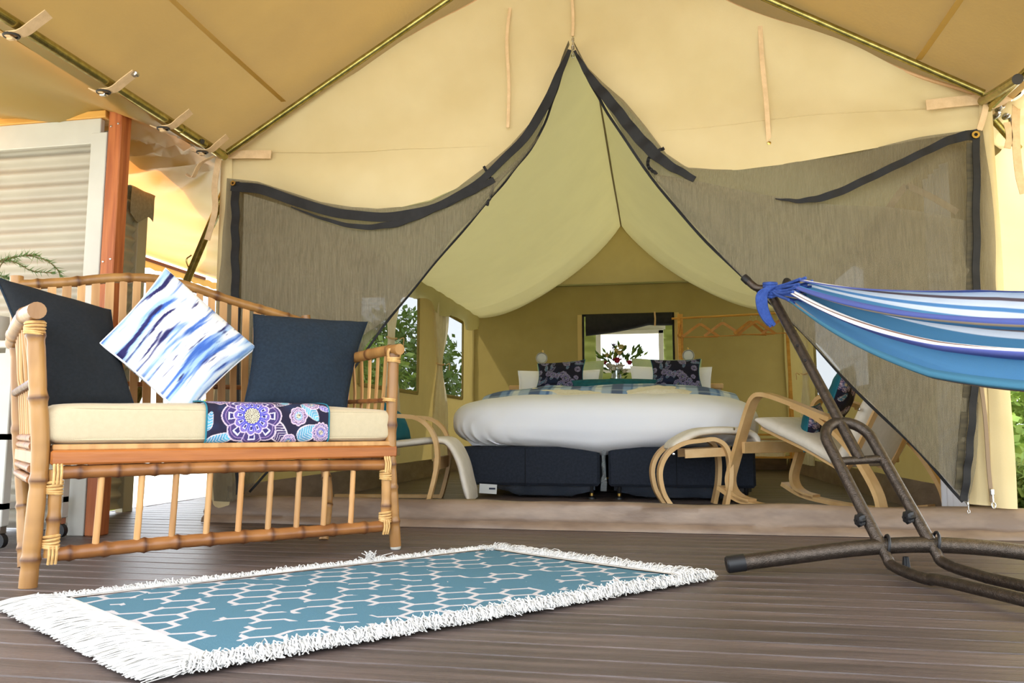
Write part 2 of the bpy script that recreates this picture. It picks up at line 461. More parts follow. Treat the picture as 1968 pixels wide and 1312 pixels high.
def front_piece(xa, xb, cur, nu=70, nv=26):
    P = []
    for i in range(nu + 1):
        x = xa + (xb - xa) * i / nu; row = []
        zt = roof_z(x) - .015 + .012 * math.sin(x * 9); zb = interp(cur, x)
        for k in range(nv + 1):
            z = zb + (zt - zb) * k / nv
            row.append((x, YF + wrinkle(x, z) - .015 * (1 - k / nv), z))
        P.append(row)
    m = MB(); m.grid(P); return m
zipx = (curL[-1][0] + curR[0][0]) / 2
lc = [(XL, curL[0][1])] + curL + [(zipx, curL[-1][1])]
rc = [(zipx, curR[0][1])] + curR + [(XR, curR[-1][1])]
front_piece(XL, zipx - .002, lc).build('door_canvas', M_canvas, wf, 60)
front_piece(zipx + .002, XR, rc).build('door_canvas', M_canvas, wf, 60)
# canvas side strips and folded door edges
def side_strip(name, pts, mat, n=24):
    m = MB(); P = []
    for k in range(n + 1):
        t = k / n; P.append([])
        for j in range(7):
            s = j / 6; a = pts[0] + (pts[1] - pts[0]) * t; b = pts[2] + (pts[3] - pts[2]) * t
            p = a + (b - a) * s; p = p + V(0, -.018 * math.sin(PI * s) + .01 * nz(s * 3, t * 4, len(name)), 0); P[-1].append(p)
    m.grid(P); m.build(name, mat, wf, 60)
side_strip('corner_strip', [atY(425, 300, YF - .01), atY(400, 1000, YF - .02), atY(446, 300, YF - .01), atY(447, 972, YF - .02)], M_canvas)
side_strip('corner_strip', [atY(1882, 200, YF - .01), atY(1906, 975, YF - .02), atY(1906, 190, YF - .01), atY(1956, 978, YF - .02)], M_canvas)
side_strip('inner_strip', [atY(1880, 620, YF + .0), atY(1862, 968, YF + .01), atY(1890, 620, YF), atY(1910, 972, YF)], M_canvas)
# hem along the gable edge
for sgn in (-1, 1):
    m = MB(); m.tube([(TC + sgn * d, YF - .012, roof_z(TC + sgn * d) - .012 + .012 * math.sin((TC + sgn * d) * 9)) for d in np.linspace(0.02, TW, 40)], .008, 6)
    m.build('edge_hem', pm('hem_pinkish', (214, 172, 128), rough=.9), wf)
def front_strap(pts, w, name='strap', off=.03, mat=None, par=None, th=.003):
    m = MB(); m.strip(curve_pts([atY(x, y, YF - off) for x, y in pts], 14), (1, 0, 0), w, th); return m.build(name, mat or M_web, par or wf)
front_strap([(980, 15), (974, 80), (978, 160), (976, 245)], .016)
front_strap([(1461, 50), (1464, 110), (1472, 190), (1478, 276)], .022)
m = MB(); m.lathe([(0, -.006), (.009, -.004), (.009, 0)], atY(1478, 275, YF - .035), (0, 1, 0), 12); m.build('press_stud', M_brass, wf)
for pa, pb, w in (((440, 297), (521, 297), .046), ((1780, 202), (1884, 191), .050)):
    m = MB(); A, B = atY(*pa, YF - .028), atY(*pb, YF - .028)
    m.strip([A, (A + B) / 2 + V(0, -.004, 0), B], (0, 0, 1), w, .004); m.build('corner_patch', M_web, wf)
for tab in ([(525, 293), (650, 292), (800, 287), (950, 279)], [(1270, 252), (1400, 238), (1550, 225), (1780, 207)]):
    m = MB(); pts = [atY(x, y, YF) for x, y in tab]; pts = curve_pts(pts, 40)
    m.tube([V(p[0], YF + wrinkle(p[0], p[2]) - .012, p[2]) for p in pts], .0022, 5); m.build('seam', M_canvas, wf)
m = MB(); A, B = V(zipx, YF - .03, 2.52), V(zipx, YF - .03, ZR)
m.strip([A + (B - A) * t + V(.004 * math.sin(t * 9), wrinkle(zipx, A[2] + t * .5), 0) for t in np.linspace(0, 1, 10)], (1, 0, 0), .014, .006); m.build('zip_tape', M_web, wf)
def zip_pull(p, nm='zip_pull', par=None, s=1.0):
    m = MB(); p = V(*p); m.box(p, (.014 * s, .008 * s, .022 * s), bev=.003); m.box(p + V(0, -.004, -.022 * s), (.006 * s, .004, .026 * s), bev=.001)
    m.tube([p + V(.006 * s * math.cos(a), -.005, -.045 * s + .010 * s * math.sin(a)) for a in np.linspace(0, 2 * PI, 12)[:-1]], .0022 * s, 6, closed=True)
    return m.build(nm, M_chrome, par or wf)
zip_pull(atY(1101, 76, YF - .035)); zip_pull(atY(1101, 92, YF - .04))
for tab, nm in (([(1880, 700), (1893, 800), (1900, 900), (1907, 965)], 'zip_tape'), ([(470, 880), (460, 915), (442, 945)], 'zip_tape')):
    m = MB(); m.strip(curve_pts([atY(x, y, YF - .035) for x, y in tab], 16), (1, 0, 0), .016, .005); m.build(nm, pm('zip_brown', (150, 128, 104), rough=.8), wf)
zip_pull(atY(1907, 945, YF - .045), s=1.3); zip_pull(atY(440, 938, YF - .045), s=1.2)
zip_pull(atY(1860, 967, YF - .04), s=.8)

# ---- sill: the vinyl tub edge across the doorway
P = []
prof = [(-.075, .0), (-.07, .022), (-.045, .036), (-.05, .05), (-.028, .085), (-.03, .112), (-.01, .128), (.02, .13), (.035, .11), (.04, .0)]
xs = np.linspace(XL - .02, XR + .12, 120)
for x in xs:
    row = []
    for q, (dy, z) in enumerate(prof):
        zz = z * (1 + .10 * nz(x * 2.4, q * .6, 1)) + (.006 * nz(x * 9, q) if 0 < z < .125 else 0)
        row.append((x, YF + .0 + dy + .016 * nz(x * 3.1, z * 12, 7) * (1 if z > 0 else .8), max(0.001, zz)))
    P.append(row)
m = MB(); m.grid(P); struct('trim_1', m, M_sill, 'brown vinyl sill folded along the bottom of the tent doorway', smooth=70)

# ---- mosquito net door flaps, pulled aside
def flap(name, top, free, label, sgn, seed):
    root = thing(name, label, 'net flap', (top[0][0] if sgn < 0 else top[-1][0], YF - .03, .1))
    def yy(x, z, t): return YF - .03 - .045 * math.sin(PI * t) + .034 * nz(x * 2.6 + seed, z * 2.2 + x * sgn, seed) + .018 * math.sin((z - sgn * x * .7) * 14 + 4 * nz(x * 2, z * 2, seed)) * t
    x0, x1 = top[0][0], top[-1][0]; P = []
    for x in np.linspace(x0, x1, 110):
        a, b = interp(top, x) + .002, interp(free, x); row = []
        for k in range(41):
            t = k / 40; z = a + (b - a) * t; row.append((x, yy(x, z, t), z))
        P.append(row)
    m = MB(); m.grid(P); m.build('netting', M_net, root, 70)
    return root, yy
nfl, yl = flap('net_flap', curL, freL, 'dark net door flap drawn aside behind the bamboo bench', -1, 1.0)
nfr, yr = flap('net_flap', curR, freR, 'dark net door flap drawn aside behind the hammock', 1, 4.0)
def band(par, tab, w, Y, name='webbing_band', wd=(0, 0, 1), mat=None, n=60, wav=.006):
    m = MB(); pts = curve_pts([atY(x, y, Y) for x, y in tab], n)
    pts = [p + V(0, wav * math.sin(i * .9) - .004, 0) for i, p in enumerate(pts)]
    T = [unit(pts[min(i + 1, n - 1)] - pts[max(i - 1, 0)]) for i in range(n)]
    wds = [np.cross(t, V(0, 1, 0)) for t in T]
    ww = [interp(w, i / (n - 1)) for i in range(n)] if hasattr(w, '__len__') else w
    m.strip(pts, wds, ww, .004); return m.build(name, mat or M_black, par, 60)
# left flap
band(nfl, [(445, 358), (500, 364), (560, 384), (620, 403), (680, 414), (740, 417), (800, 409), (860, 388), (920, 350), (975, 300), (1020, 250), (1052, 195), (1076, 140), (1095, 96)], [(0, .052), (.35, .05), (.6, .036), (.85, .05), (1, .02)], YF - .10)
band(nfl, [(453, 350), (453, 500), (455, 700), (462, 950)], .046, YF - .10)
band(nfl, [(560, 398), (620, 420), (690, 436), (760, 430), (830, 404), (900, 372), (950, 345)], [(0, .006), (.5, .036), (1, .03)], YF - .105)
band(nfl, [(1094, 102), (1077, 152), (1060, 202), (1034, 265), (990, 325), (940, 385), (850, 490), (755, 605), (640, 760), (480, 945)], .012, YF - .045)
band(nfl, [(930, 320), (944, 345), (947, 365), (936, 395)], .014, YF - .085, 'tie_loop')
# folded-over second layer
def net_fold(par, tabtop, tabbot, Y, seed):
    A = curve_pts([atY(x, y, Y) for x, y in tabtop], 60); B = curve_pts([atY(x, y, Y) for x, y in tabbot], 60); P = []
    for a, b in zip(A, B):
        P.append([a + (b - a) * t + V(0, -.02 * math.sin(PI * t) + .012 * nz(a[0] * 3, t * 3, seed), 0) for t in np.linspace(0, 1, 14)])
    m = MB(); m.grid(P); m.build('folded_netting', M_net2, par, 70)
net_fold(nfl, [(470, 372), (560, 400), (640, 432), (720, 442), (800, 422), (880, 385), (950, 345), (1010, 290), (1036, 262)], [(462, 900), (520, 820), (600, 750), (680, 660), (755, 600), (840, 498), (930, 395), (1000, 312), (1034, 268)], YF - .09, 2)
m = MB(); m.lathe([(.006, -.004), (.014, -.004), (.014, .004), (.006, .004), (.006, -.004)], atY(448, 352, YF - .115), (0, 1, 0), 16); m.build('eyelet', M_brass, nfl)
# right flap
band(nfr, [(1104, 98), (1135, 150), (1180, 205), (1225, 262), (1275, 310), (1335, 345)], [(0, .012), (.3, .05), (.7, .058), (1, .03)], YF - .10)
band(nfr, [(1490, 382), (1540, 386), (1600, 374), (1680, 338), (1760, 300), (1830, 268), (1880, 258)], [(0, .004), (.3, .036), (.7, .034), (1, .05)], YF - .115)
band(nfr, [(1876, 258), (1876, 500), (1874, 700), (1864, 850), (1852, 962)], .030, YF - .115)
band(nfr, [(1864, 275), (1864, 500), (1860, 700), (1848, 850), (1842, 940)], .030, YF - .105, mat=pm('webbing_olive', (84, 76, 56), (66, 60, 46), 14, (1, 1, 4), rough=.8))
band(nfr, [(1105, 98), (1125, 142), (1150, 187), (1180, 237), (1260, 352), (1350, 457), (1450, 554), (1550, 647), (1640, 747), (1750, 852), (1850, 964)], .013, YF - .05)
band(nfr, [(1276, 285), (1250, 300), (1246, 320), (1262, 335)], .016, YF - .09, 'tie_loop')
net_fold(nfr, [(1258, 335), (1330, 345), (1420, 365), (1490, 378), (1600, 392), (1720, 400), (1866, 425)], [(1262, 352), (1350, 452), (1440, 545), (1520, 618), (1640, 742), (1740, 840), (1850, 955)], YF - .095, 6)
m = MB(); m.lathe([(.008, -.004), (.017, -.004), (.017, .004), (.008, .004), (.008, -.004)], atY(1875, 259, YF - .125), (0, 1, 0), 16); m.build('eyelet', M_brass, nfr)
for tab in ([(1708, 400), (1728, 372), (1742, 356)], [(1742, 356), (1790, 378), (1840, 408)]):
    m = MB(); m.strip(curve_pts([atY(x, y, YF + .02) for x, y in tab], 8), (0, 0, 1), .03, .003); m.build('tab', M_web, nfr)

# ---- inner tent walls and lining
def lin_z(x, y):
    t = abs(x - TC) / TW
    base = 3.10 - (3.10 - 1.96) * t
    sag = .32 * max(0.0, 4 * t * (1 - t)) ** .8 * (.65 + .35 * math.sin((y - 4) / 6 * PI) + .25 * (y > 9.5))
    return base - sag + .012 * math.sin(y * 15 + 5 * t + 3 * nz(y * .9, t * 2)) * t ** .5 * (1 - .5 * t) + .007 * math.sin(y * 37 + 2 * t) * (t * (1 - t)) + .02 * nz(x * 1.2, y * .7, 8)
ceil = struct_root('ceiling', 'sagging cream fabric lining under the tent ridge')
for sgn in (-1, 1):
    P = []
    for i in range(29):
        x = TC + sgn * TW * i / 28
        P.append([(x, y, lin_z(x, y)) for y in np.linspace(YF + .08, YB + .03, 70)])
    m = MB(); m.grid(P); m.build('lining_panel', M_ceil, ceil, 70)
m = MB(); m.tube([(TC, y, 3.09 + .02 * nz(0, y * .7, 8)) for y in np.linspace(YF + .08, YB, 30)], .009, 6); m.build('ridge_seam', pm('seam_mauve', (150, 136, 110), rough=.9), ceil)

BW = (-.90, .26, .80, 1.945)     # back window x0 x1 z0 z1
def wall_grid(name, label, f, us, vs, holes, mat, par=None):
    m = MB(); idx = {}
    for i, u in enumerate(us):
        for k, v in enumerate(vs): idx[i, k] = len(m.v); m.v.append(tuple(f(u, v))); m.c.append((0, 0, 0))
    for i in range(len(us) - 1):
        for k in range(len(vs) - 1):
            cu, cv = (us[i] + us[i + 1]) / 2, (vs[k] + vs[k + 1]) / 2
            if any(a < cu < b and c < cv < d for a, b, c, d in holes): continue
            m.f.append((idx[i, k], idx[i + 1, k], idx[i + 1, k + 1], idx[i, k + 1]))
    return struct(name, m, mat, label, par, 60)
def cuts(a, b, n, extra): return sorted(set(np.round(np.linspace(a, b, n), 4)) | set(extra))
us = cuts(XL - .12, XR + .12, 44, (BW[0], BW[1])); vs = cuts(0, 1, 30, ())
# window opening cut by z: use a rectangular grid below the eave and a gable above it
vz = cuts(0, 1.96, 26, (BW[2], BW[3]))
def fwall(u, z): return (u, YB + .012 * nz(u * 2.4, z * 2, 1) + .02 * math.exp(-((z - (u + 2.3) * -1.1 - 1.55) / .2) ** 2) * (u < -1.2), z)
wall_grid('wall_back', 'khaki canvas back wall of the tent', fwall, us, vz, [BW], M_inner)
wb = bpy.data.objects['wall_back']
m = MB(); P = []
for u in us:
    P.append([(u, YB + (fwall(u, 1.96)[1] - YB) * (1 - t) + .02 * math.sin((u - TC) / (.25 + 1.3 * (1 - t)) * 7) * t * (1 - t), 1.96 + t * max(.03, roof_z(u) + .1 - 1.96)) for t in np.linspace(0, 1, 12)])
m.grid(P); m.build('gable', M_inner, wb, 60)
LW = [(5.95, 7.54, .84, 1.80), (8.36, 9.40, .86, 1.80)]
us = cuts(YF, YB + .06, 50, [a for w in LW for a in w[:2]]); vz = cuts(0, 2.0, 24, [a for w in LW for a in w[2:]])
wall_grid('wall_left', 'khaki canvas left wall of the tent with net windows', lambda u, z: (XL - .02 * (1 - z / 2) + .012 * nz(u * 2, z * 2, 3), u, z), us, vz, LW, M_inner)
RW = [(6.2, 8.2, .8, 1.80)]
us = cuts(YF + .05, YB + .06, 50, [a for w in RW for a in w[:2]]); vz = cuts(0, 2.0, 24, [a for w in RW for a in w[2:]])
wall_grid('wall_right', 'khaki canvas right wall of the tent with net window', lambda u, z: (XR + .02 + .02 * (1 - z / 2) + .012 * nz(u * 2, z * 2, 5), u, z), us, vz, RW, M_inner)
M_hemw = pm('window_hem', (160, 142, 84), rough=.9)
k = 0
for X, ws in ((XL - .01, LW), (XR + .03, RW)):
    for (a, b, c, d) in ws:
        k += 1
        w = struct_root('window_%d' % (k + 1), ('net window nearer the doorway', 'net window by the back corner', 'net window in the right wall')[k - 1])
        m = MB(); m.box((X, (a + b) / 2, (c + d) / 2), (.002, b - a, d - c)); m.build('netting', M_netw, w)
        for p, q, ln in ((((a + b) / 2, c), (1, 0), b - a), (((a + b) / 2, d), (1, 0), b - a), ((a, (c + d) / 2), (0, 1), d - c), ((b, (c + d) / 2), (0, 1), d - c)):
            m = MB(); m.box((X, p[0], p[1]), (.02, ln if q[0] else .035, .035 if q[0] else ln), bev=.004); m.build('window_hem', M_hemw, w)
for X, nm, lb in ((XL - .0, 'trim_2', 'brown skirting band along the left tent wall'), (XR + .02, 'trim_3', 'brown skirting band along the right tent wall')):
    m = MB(); P = [[(X + (.03 if X < 0 else -.03) * (1 - t) + .01 * nz(y * 3, t), y, t * .17) for t in np.linspace(0, 1, 5)] for y in np.linspace(YF, YB, 40)]
    m.grid(P); struct(nm, m, M_sill, lb)
m = MB(); P = [[(x, YB - .03 + .02 * t, t * .17) for t in np.linspace(0, 1, 4)] for x in np.linspace(XL, XR, 30)]
m.grid(P); struct('trim_4', m, M_sill, 'brown skirting band along the back tent wall')

# back window: frame, rolled dark blind and what lies behind
w1 = struct_root('window_1', 'open window in the back wall above the bed')
x0, x1, z0, z1 = BW
for c, s in ((((x0 - .03), YB - .012, (z0 + z1) / 2), (.06, .012, z1 - z0)), ((x1 + .03, YB - .012, (z0 + z1) / 2), (.06, .012, z1 - z0))):
    m = MB(); m.box(c, s, bev=.003); m.build('window_tape', pm('tape_tan', (206, 182, 124), rough=.9), w1)
for c, s in (((x0 + .012, YB - .01, (z0 + z1) / 2), (.028, .012, z1 - z0)), ((x1 - .012, YB - .01, (z0 + z1) / 2), (.028, .012, z1 - z0)), (((x0 + x1) / 2, YB - .01, z1 - .01), (x1 - x0, .012, .03)), (((x0 + x1) / 2, YB - .01, z0 + .01), (x1 - x0, .012, .03))):
    m = MB(); m.box(c, s, bev=.003); m.build('window_zip', M_black, w1)
P = []
for t in np.linspace(0, 1, 40):
    x = x0 + .05 + (x1 - x0 - .07) * t
    zt = 1.938 + .006 * t; zb = 1.665 + .20 * t - .03 * math.sin(PI * t) - .05 * max(0, t - .72) * 3
    if t > .72: zb = 1.79 - .012 * math.sin((t - .72) * 8)
    zm = (zt + zb) / 2; h_ = (zt - zb) / 2
    P.append([(x, YB - .03 - .05 * math.sin(a) * (1 + .1 * nz(x * 9, a)), zm + h_ * math.cos(a)) for a in np.linspace(0, PI * 1.9, 16)])
m = MB(); m.grid(P); m.build('rolled_blind', M_dark, w1, 60)
m = MB(); m.strip([(.02, YB - .085, 1.95), (.025, YB - .095, 1.86), (.02, YB - .085, 1.77)], (1, 0, 0), .02, .003); m.build('blind_tie', M_web, w1)
# bathroom lean-to behind the back wall
ens = struct_root('wall_bathroom', 'green corrugated bathroom wall seen through the back window')
YE = 11.5; ex0, ex1, ez0, ez1 = -.76, .07, 1.36, 1.86
def corr(mb, x0, x1, y, z0, z1, pitch=.076, amp=.011):
    n = int((z1 - z0) / pitch * 8); P = []
    for i in range(n + 1):
        z = z0 + (z1 - z0) * i / n; P.append([(x, y + amp * math.sin(2 * PI * z / pitch), z) for x in (x0, x1)])
    mb.grid(P); return mb
for a, b, c, d in ((-2.2, ex0 - .07, 0, 2.3), (ex1 + .07, 1.4, 0, 2.3), (ex0 - .07, ex1 + .07, 0, ez0 - .05)):
    m = MB(); corr(m, a, b, YE, c, d, .15, .02); m.build('corrugated_sheet', M_corrg, ens, 60)
for c, s in (((ex0 - .035, YE - .03, (ez0 + ez1) / 2), (.07, .06, ez1 - ez0 + .1)), ((ex1 + .035, YE - .03, (ez0 + ez1) / 2), (.07, .06, ez1 - ez0 + .1)), (((ex0 + ex1) / 2, YE - .03, ez1 + .03), (ex1 - ex0 + .14, .06, .06)), (((ex0 + ex1) / 2, YE - .03, ez0 - .03), (ex1 - ex0 + .14, .06, .06)), (((ex0 + ex1) / 2, YE - .02, ez1 + .16), (ex1 - ex0 + .2, .04, .2))):
    m = MB(); m.box(c, s, bev=.004); m.build('window_frame', M_white, ens)
m = MB(); m.box((TC, 10.75, 2.33), (4.0, 1.6, .02)); struct('ceiling_bathroom', m, M_awn2, 'pale bathroom ceiling behind the back window')

# ---- corrugated partition at the left with timber post
wp = struct_root('wall_partition', 'white framed corrugated partition with a red timber post')
YP = 3.24
m = MB(); corr(m, -3.4, -2.60, YP + .03, .02, 1.93, .076, .015); m.build('corrugated_sheet', M_corr, wp, 60)
for c, s, nm in (((-3.0, YP, 1.91), (.80, .03, .125), 'top_board'), ((-2.605, YP, .95), (.085, .034, 1.90), 'side_board'), ((-3.37, YP, .95), (.085, .034, 1.90), 'side_board')):
    m = MB(); m.box(c, s, bev=.003); m.build(nm, M_white, wp)
m = MB(); m.box((-3.0, YP + .03, 1.99), (.86, .11, .035), bev=.003); m.build('top_plate', M_pine, wp)
m = MB(); m.box((-2.522, YP + .02, 1.005), (.070, .075, 2.01), bev=.004); m.build('timber_post', M_post, wp)
for z in (.35, 1.0, 1.27, 1.93):
    for dx in (-.018, .02):
        m = MB(); m.lathe([(0, -.004), (.005, -.003), (.006, 0)], (-2.522 + dx, YP - .0185, z + dx * .3), (0, 1, 0), 8); m.build('screw', M_chrome, wp)
XS = -3.10
ws = struct_root('wall_screen', 'grey green corrugated side screen behind the timber post')
m = MB(); n = 60
P = [[(XS + .012 * math.sin(2 * PI * z / .076), y, z) for y in (3.3, 4.2)] for z in np.linspace(.02, 1.86, 190)]
m.grid(P); m.build('corrugated_sheet', pm('corrugated_grey', (170, 164, 140), rough=.45), ws, 60)
m = MB(); m.box((XS, 4.23, .94), (.05, .09, 1.90), bev=.003); m.build('edge_post', pm('painted_grey', (172, 166, 140), rough=.5), ws)
m = MB()
P = [[(XS + .045 * math.sin(a) + .01 * nz(y * 14, a), y + .02 * math.cos(a * 2), 1.90 + .05 * math.cos(a) - (.11 if abs(a) > 1.2 else 0) * (abs(a) - 1.2) * (1 + .4 * nz(y * 9, 3))) for a in np.linspace(-2.2, 2.2, 16)] for y in np.linspace(4.10, 4.32, 14)]
m.grid(P); single('cloth', m, M_towel, 'grey cloth hung over the top of the side screen', 'cloth')

# ================================================================== POLES AND STRAPS
def pole(name, label, pts, r=.021, mat=None, cat='pole'):
    t = thing(name, label, cat, tuple(pts[0]))
    m = MB(); m.tube(pts, r, 14); m.build('tube', mat or M_gal, t); return t
RX, RZ = -2.29, 1.965
rl = pole('eave_pole', 'galvanised eave pole running along the left fly edge', [(RX, 3.78, RZ), (RX, .9, RZ)], .021)
m = MB(); m.tube([(RX, 3.80, RZ), (RX, 3.40, RZ)], .0245, 14); m.build('sleeve', M_gal, rl)
m = MB(); m.lathe([(0, .012), (.012, .01), (.012, 0)], (RX + .02, 3.55, RZ - .01), (1, 0, -.4), 10); m.build('bolt', M_rope, rl)
r1 = pole('rafter_pole', 'shiny rafter pole under the fly left of the gable', [(RX + .02, 3.80, RZ + .02), (TC, 3.80, 3.135)], .017)
r2 = pole('rafter_pole', 'shiny rafter pole under the fly right of the gable', [(1.52, 3.80, 2.02), (TC, 3.80, 3.15)], .017)
pole('strut_pole', 'yellowish strut pole slanting from the left corner under the awning', [(-2.335, 3.95, 1.90), (-3.13, 4.22, .45)], .022)
pole('strut_pole', 'thin brace pole beside the strut at the left corner', [(-2.30, 3.92, 1.86), (-2.62, 4.25, 1.70)], .013)
m = MB(); m.tube(curve_pts([atY(x, y, 4.03) for x, y in ((368, 490), (358, 500), (366, 522))], 10), .004, 6)
m.build('wire_clip', M_gal, bpy.data.objects['strut_pole'])
m = MB(); m.tube([(TC, .9, 3.17), (TC, YB, 3.17)], .02, 12); single('ridge_pole', m, M_gal, 'galvanised ridge pole under the fly', 'pole')
p2 = pole('eave_pole', 'open ended eave pole at the right tent corner', [(1.53, 3.84, 2.0), atY(1956, 152, 3.42)], .022)
P_ = atY(1956, 152, 3.42)
m = MB(); d_ = unit(P_ - V(1.53, 3.84, 2.0)); m.lathe([(0, .0005), (.018, .001), (.0225, .0)], P_, d_, 14); m.build('open_end', M_rope, p2)
pole('eave_pole', 'galvanised eave pole along the right fly edge', [(1.56, 3.86, 1.97), (1.56, .9, 1.97)], .019)
pole('strut_pole', 'brass coloured strut slanting out from the right corner', [atY(1905, 225, 3.95), atY(1958, 285, 4.05)], .017)
pole('strut_pole', 'short steel leg hanging at the right corner', [atY(1938, 205, 3.93), atY(1952, 262, 3.98)], .014, M_chrome)
cl = thing('pole_clamp', 'steel clamp cluster where poles meet at the right corner', 'clamp', tuple(atY(1925, 210, 3.92)))
for px, py, r in ((1922, 208, .02), (1935, 222, .016), (1915, 222, .014), (1945, 215, .015)):
    m = MB(); c = atY(px, py, 3.92); m.lathe([(0, -.02), (r * .7, -.02), (r, -.01), (r, .01), (r * .7, .02), (0, .02)], c, (.5, -1, .4), 10); m.build('joint', M_chrome, cl)
for tab, w in (([(1955, 172), (1952, 250), (1958, 330), (1968, 372)], .034), ([(1905, 205), (1925, 197), (1950, 182), (1968, 168)], .026), ([(1897, 195), (1890, 225), (1882, 250)], .026), ([(1935, 235), (1940, 262), (1936, 285)], .028)):
    m = MB(); m.strip(curve_pts([atY(x, y, YF - .06) for x, y in tab], 14), (1, 0, .15) if tab[0][1] != 205 else (0, 0, 1), w, .004); m.build('strap', M_web, cl)
m = MB(); P = []
for t in np.linspace(0, 1, 12):
    P.append([atY(1906 + (20 * math.sin(PI * t)) * s, 262 + 42 * t, 4.2) for s in np.linspace(0, 1, 6)])
m.grid(P); m.build('fabric_tab', pm('tab_olive', (130, 116, 76), rough=.9), cl)
# toggles tying the awning to the left eave pole
for i, (px, py) in enumerate(((28, 47), (205, 140), (318, 232), (392, 288))):
    c = atX(px, py, RX - .02)
    tg = thing('fly_strap', ('tan strap looped over the eave pole nearest the camera', 'tan strap with steel buckle on the left eave pole', 'tan strap on the eave pole above the timber post', 'tan strap on the eave pole close to the tent corner')[i], 'strap', tuple(c), group='straps along the left eave pole')
    y = c[1]
    m = MB(); m.strip(curve_pts([(RX + .095, y + .03, RZ + .055), (RX + .055, y + .018, RZ + .016), (RX + .018, y, RZ - .027), (RX - .035, y, RZ - .03)], 12), (0, 1, 0), .046, .004); m.build('webbing', M_web, tg)
    m = MB(); m.strip(curve_pts([(RX - .02, y, RZ - .045), (RX - .055, y, RZ - .035), (RX - .092, y, 1.945)], 8), (0, 1, 0), .034, .004); m.build('webbing_tail', M_web, tg)
    m = MB(); m.tube([(RX - .03 + .028 * math.cos(a), y + .022 * math.sin(a), RZ - .035) for a in np.linspace(0, 2 * PI, 14)[:-1]], .005, 6, closed=True); m.build('ring', M_rope, tg)
    m = MB(); m.box((RX - .032, y, RZ - .046), (.026, .018, .012), bev=.003); m.build('toggle', M_chrome if i == 1 else M_web, tg)
    if i == 1:
        m = MB(); m.box((RX + .095, y + .03, RZ + .05), (.03, .03, .02), bev=.005); m.build('buckle', M_chrome, tg)
m = MB(); m.strip(curve_pts([(RX - .02, 3.78, RZ - .02), (RX - .05, 3.80, 1.8), (RX - .035, 3.79, 1.66), (RX - .08, 3.8, 1.50)], 16), (1, 0, 0), .034, .004)
single('hanging_strap', m, M_web, 'long tan strap dangling at the left tent corner', 'strap')
m = MB(); m.strip(curve_pts([(RX - .02, 3.74, RZ - .02), (RX - .09, 3.72, 1.90), (RX - .13, 3.72, 1.83), (RX - .16, 3.7, 1.84)], 12), (0, 1, .3), .036, .004)
single('hanging_strap', m, M_web, 'short curled strap end below the left eave pole', 'strap')

# ================================================================== PILLOWS AND PRINTS
def hash2(a, b, s=0): 
    v = np.sin(a * 127.1 + b * 311.7 + s * 74.7) * 43758.5453
    return v - np.floor(v)
def vnoise(x, y, s=0):
    xi, yi = np.floor(x), np.floor(y); fx, fy = x - xi, y - yi
    fx = fx * fx * (3 - 2 * fx); fy = fy * fy * (3 - 2 * fy)
    a, b, c, d = hash2(xi, yi, s), hash2(xi + 1, yi, s), hash2(xi, yi + 1, s), hash2(xi + 1, yi + 1, s)
    return (a + (b - a) * fx) * (1 - fy) + (c + (d - c) * fx) * fy
def fbm(x, y, s=0): return .55 * vnoise(x, y, s) + .3 * vnoise(x * 2.1, y * 2.1, s + 3) + .15 * vnoise(x * 4.3, y * 4.3, s + 6)
def blend(col, c, a):
    a = np.clip(a, 0, 1)[..., None]; return col * (1 - a) + np.array(c, float) * a
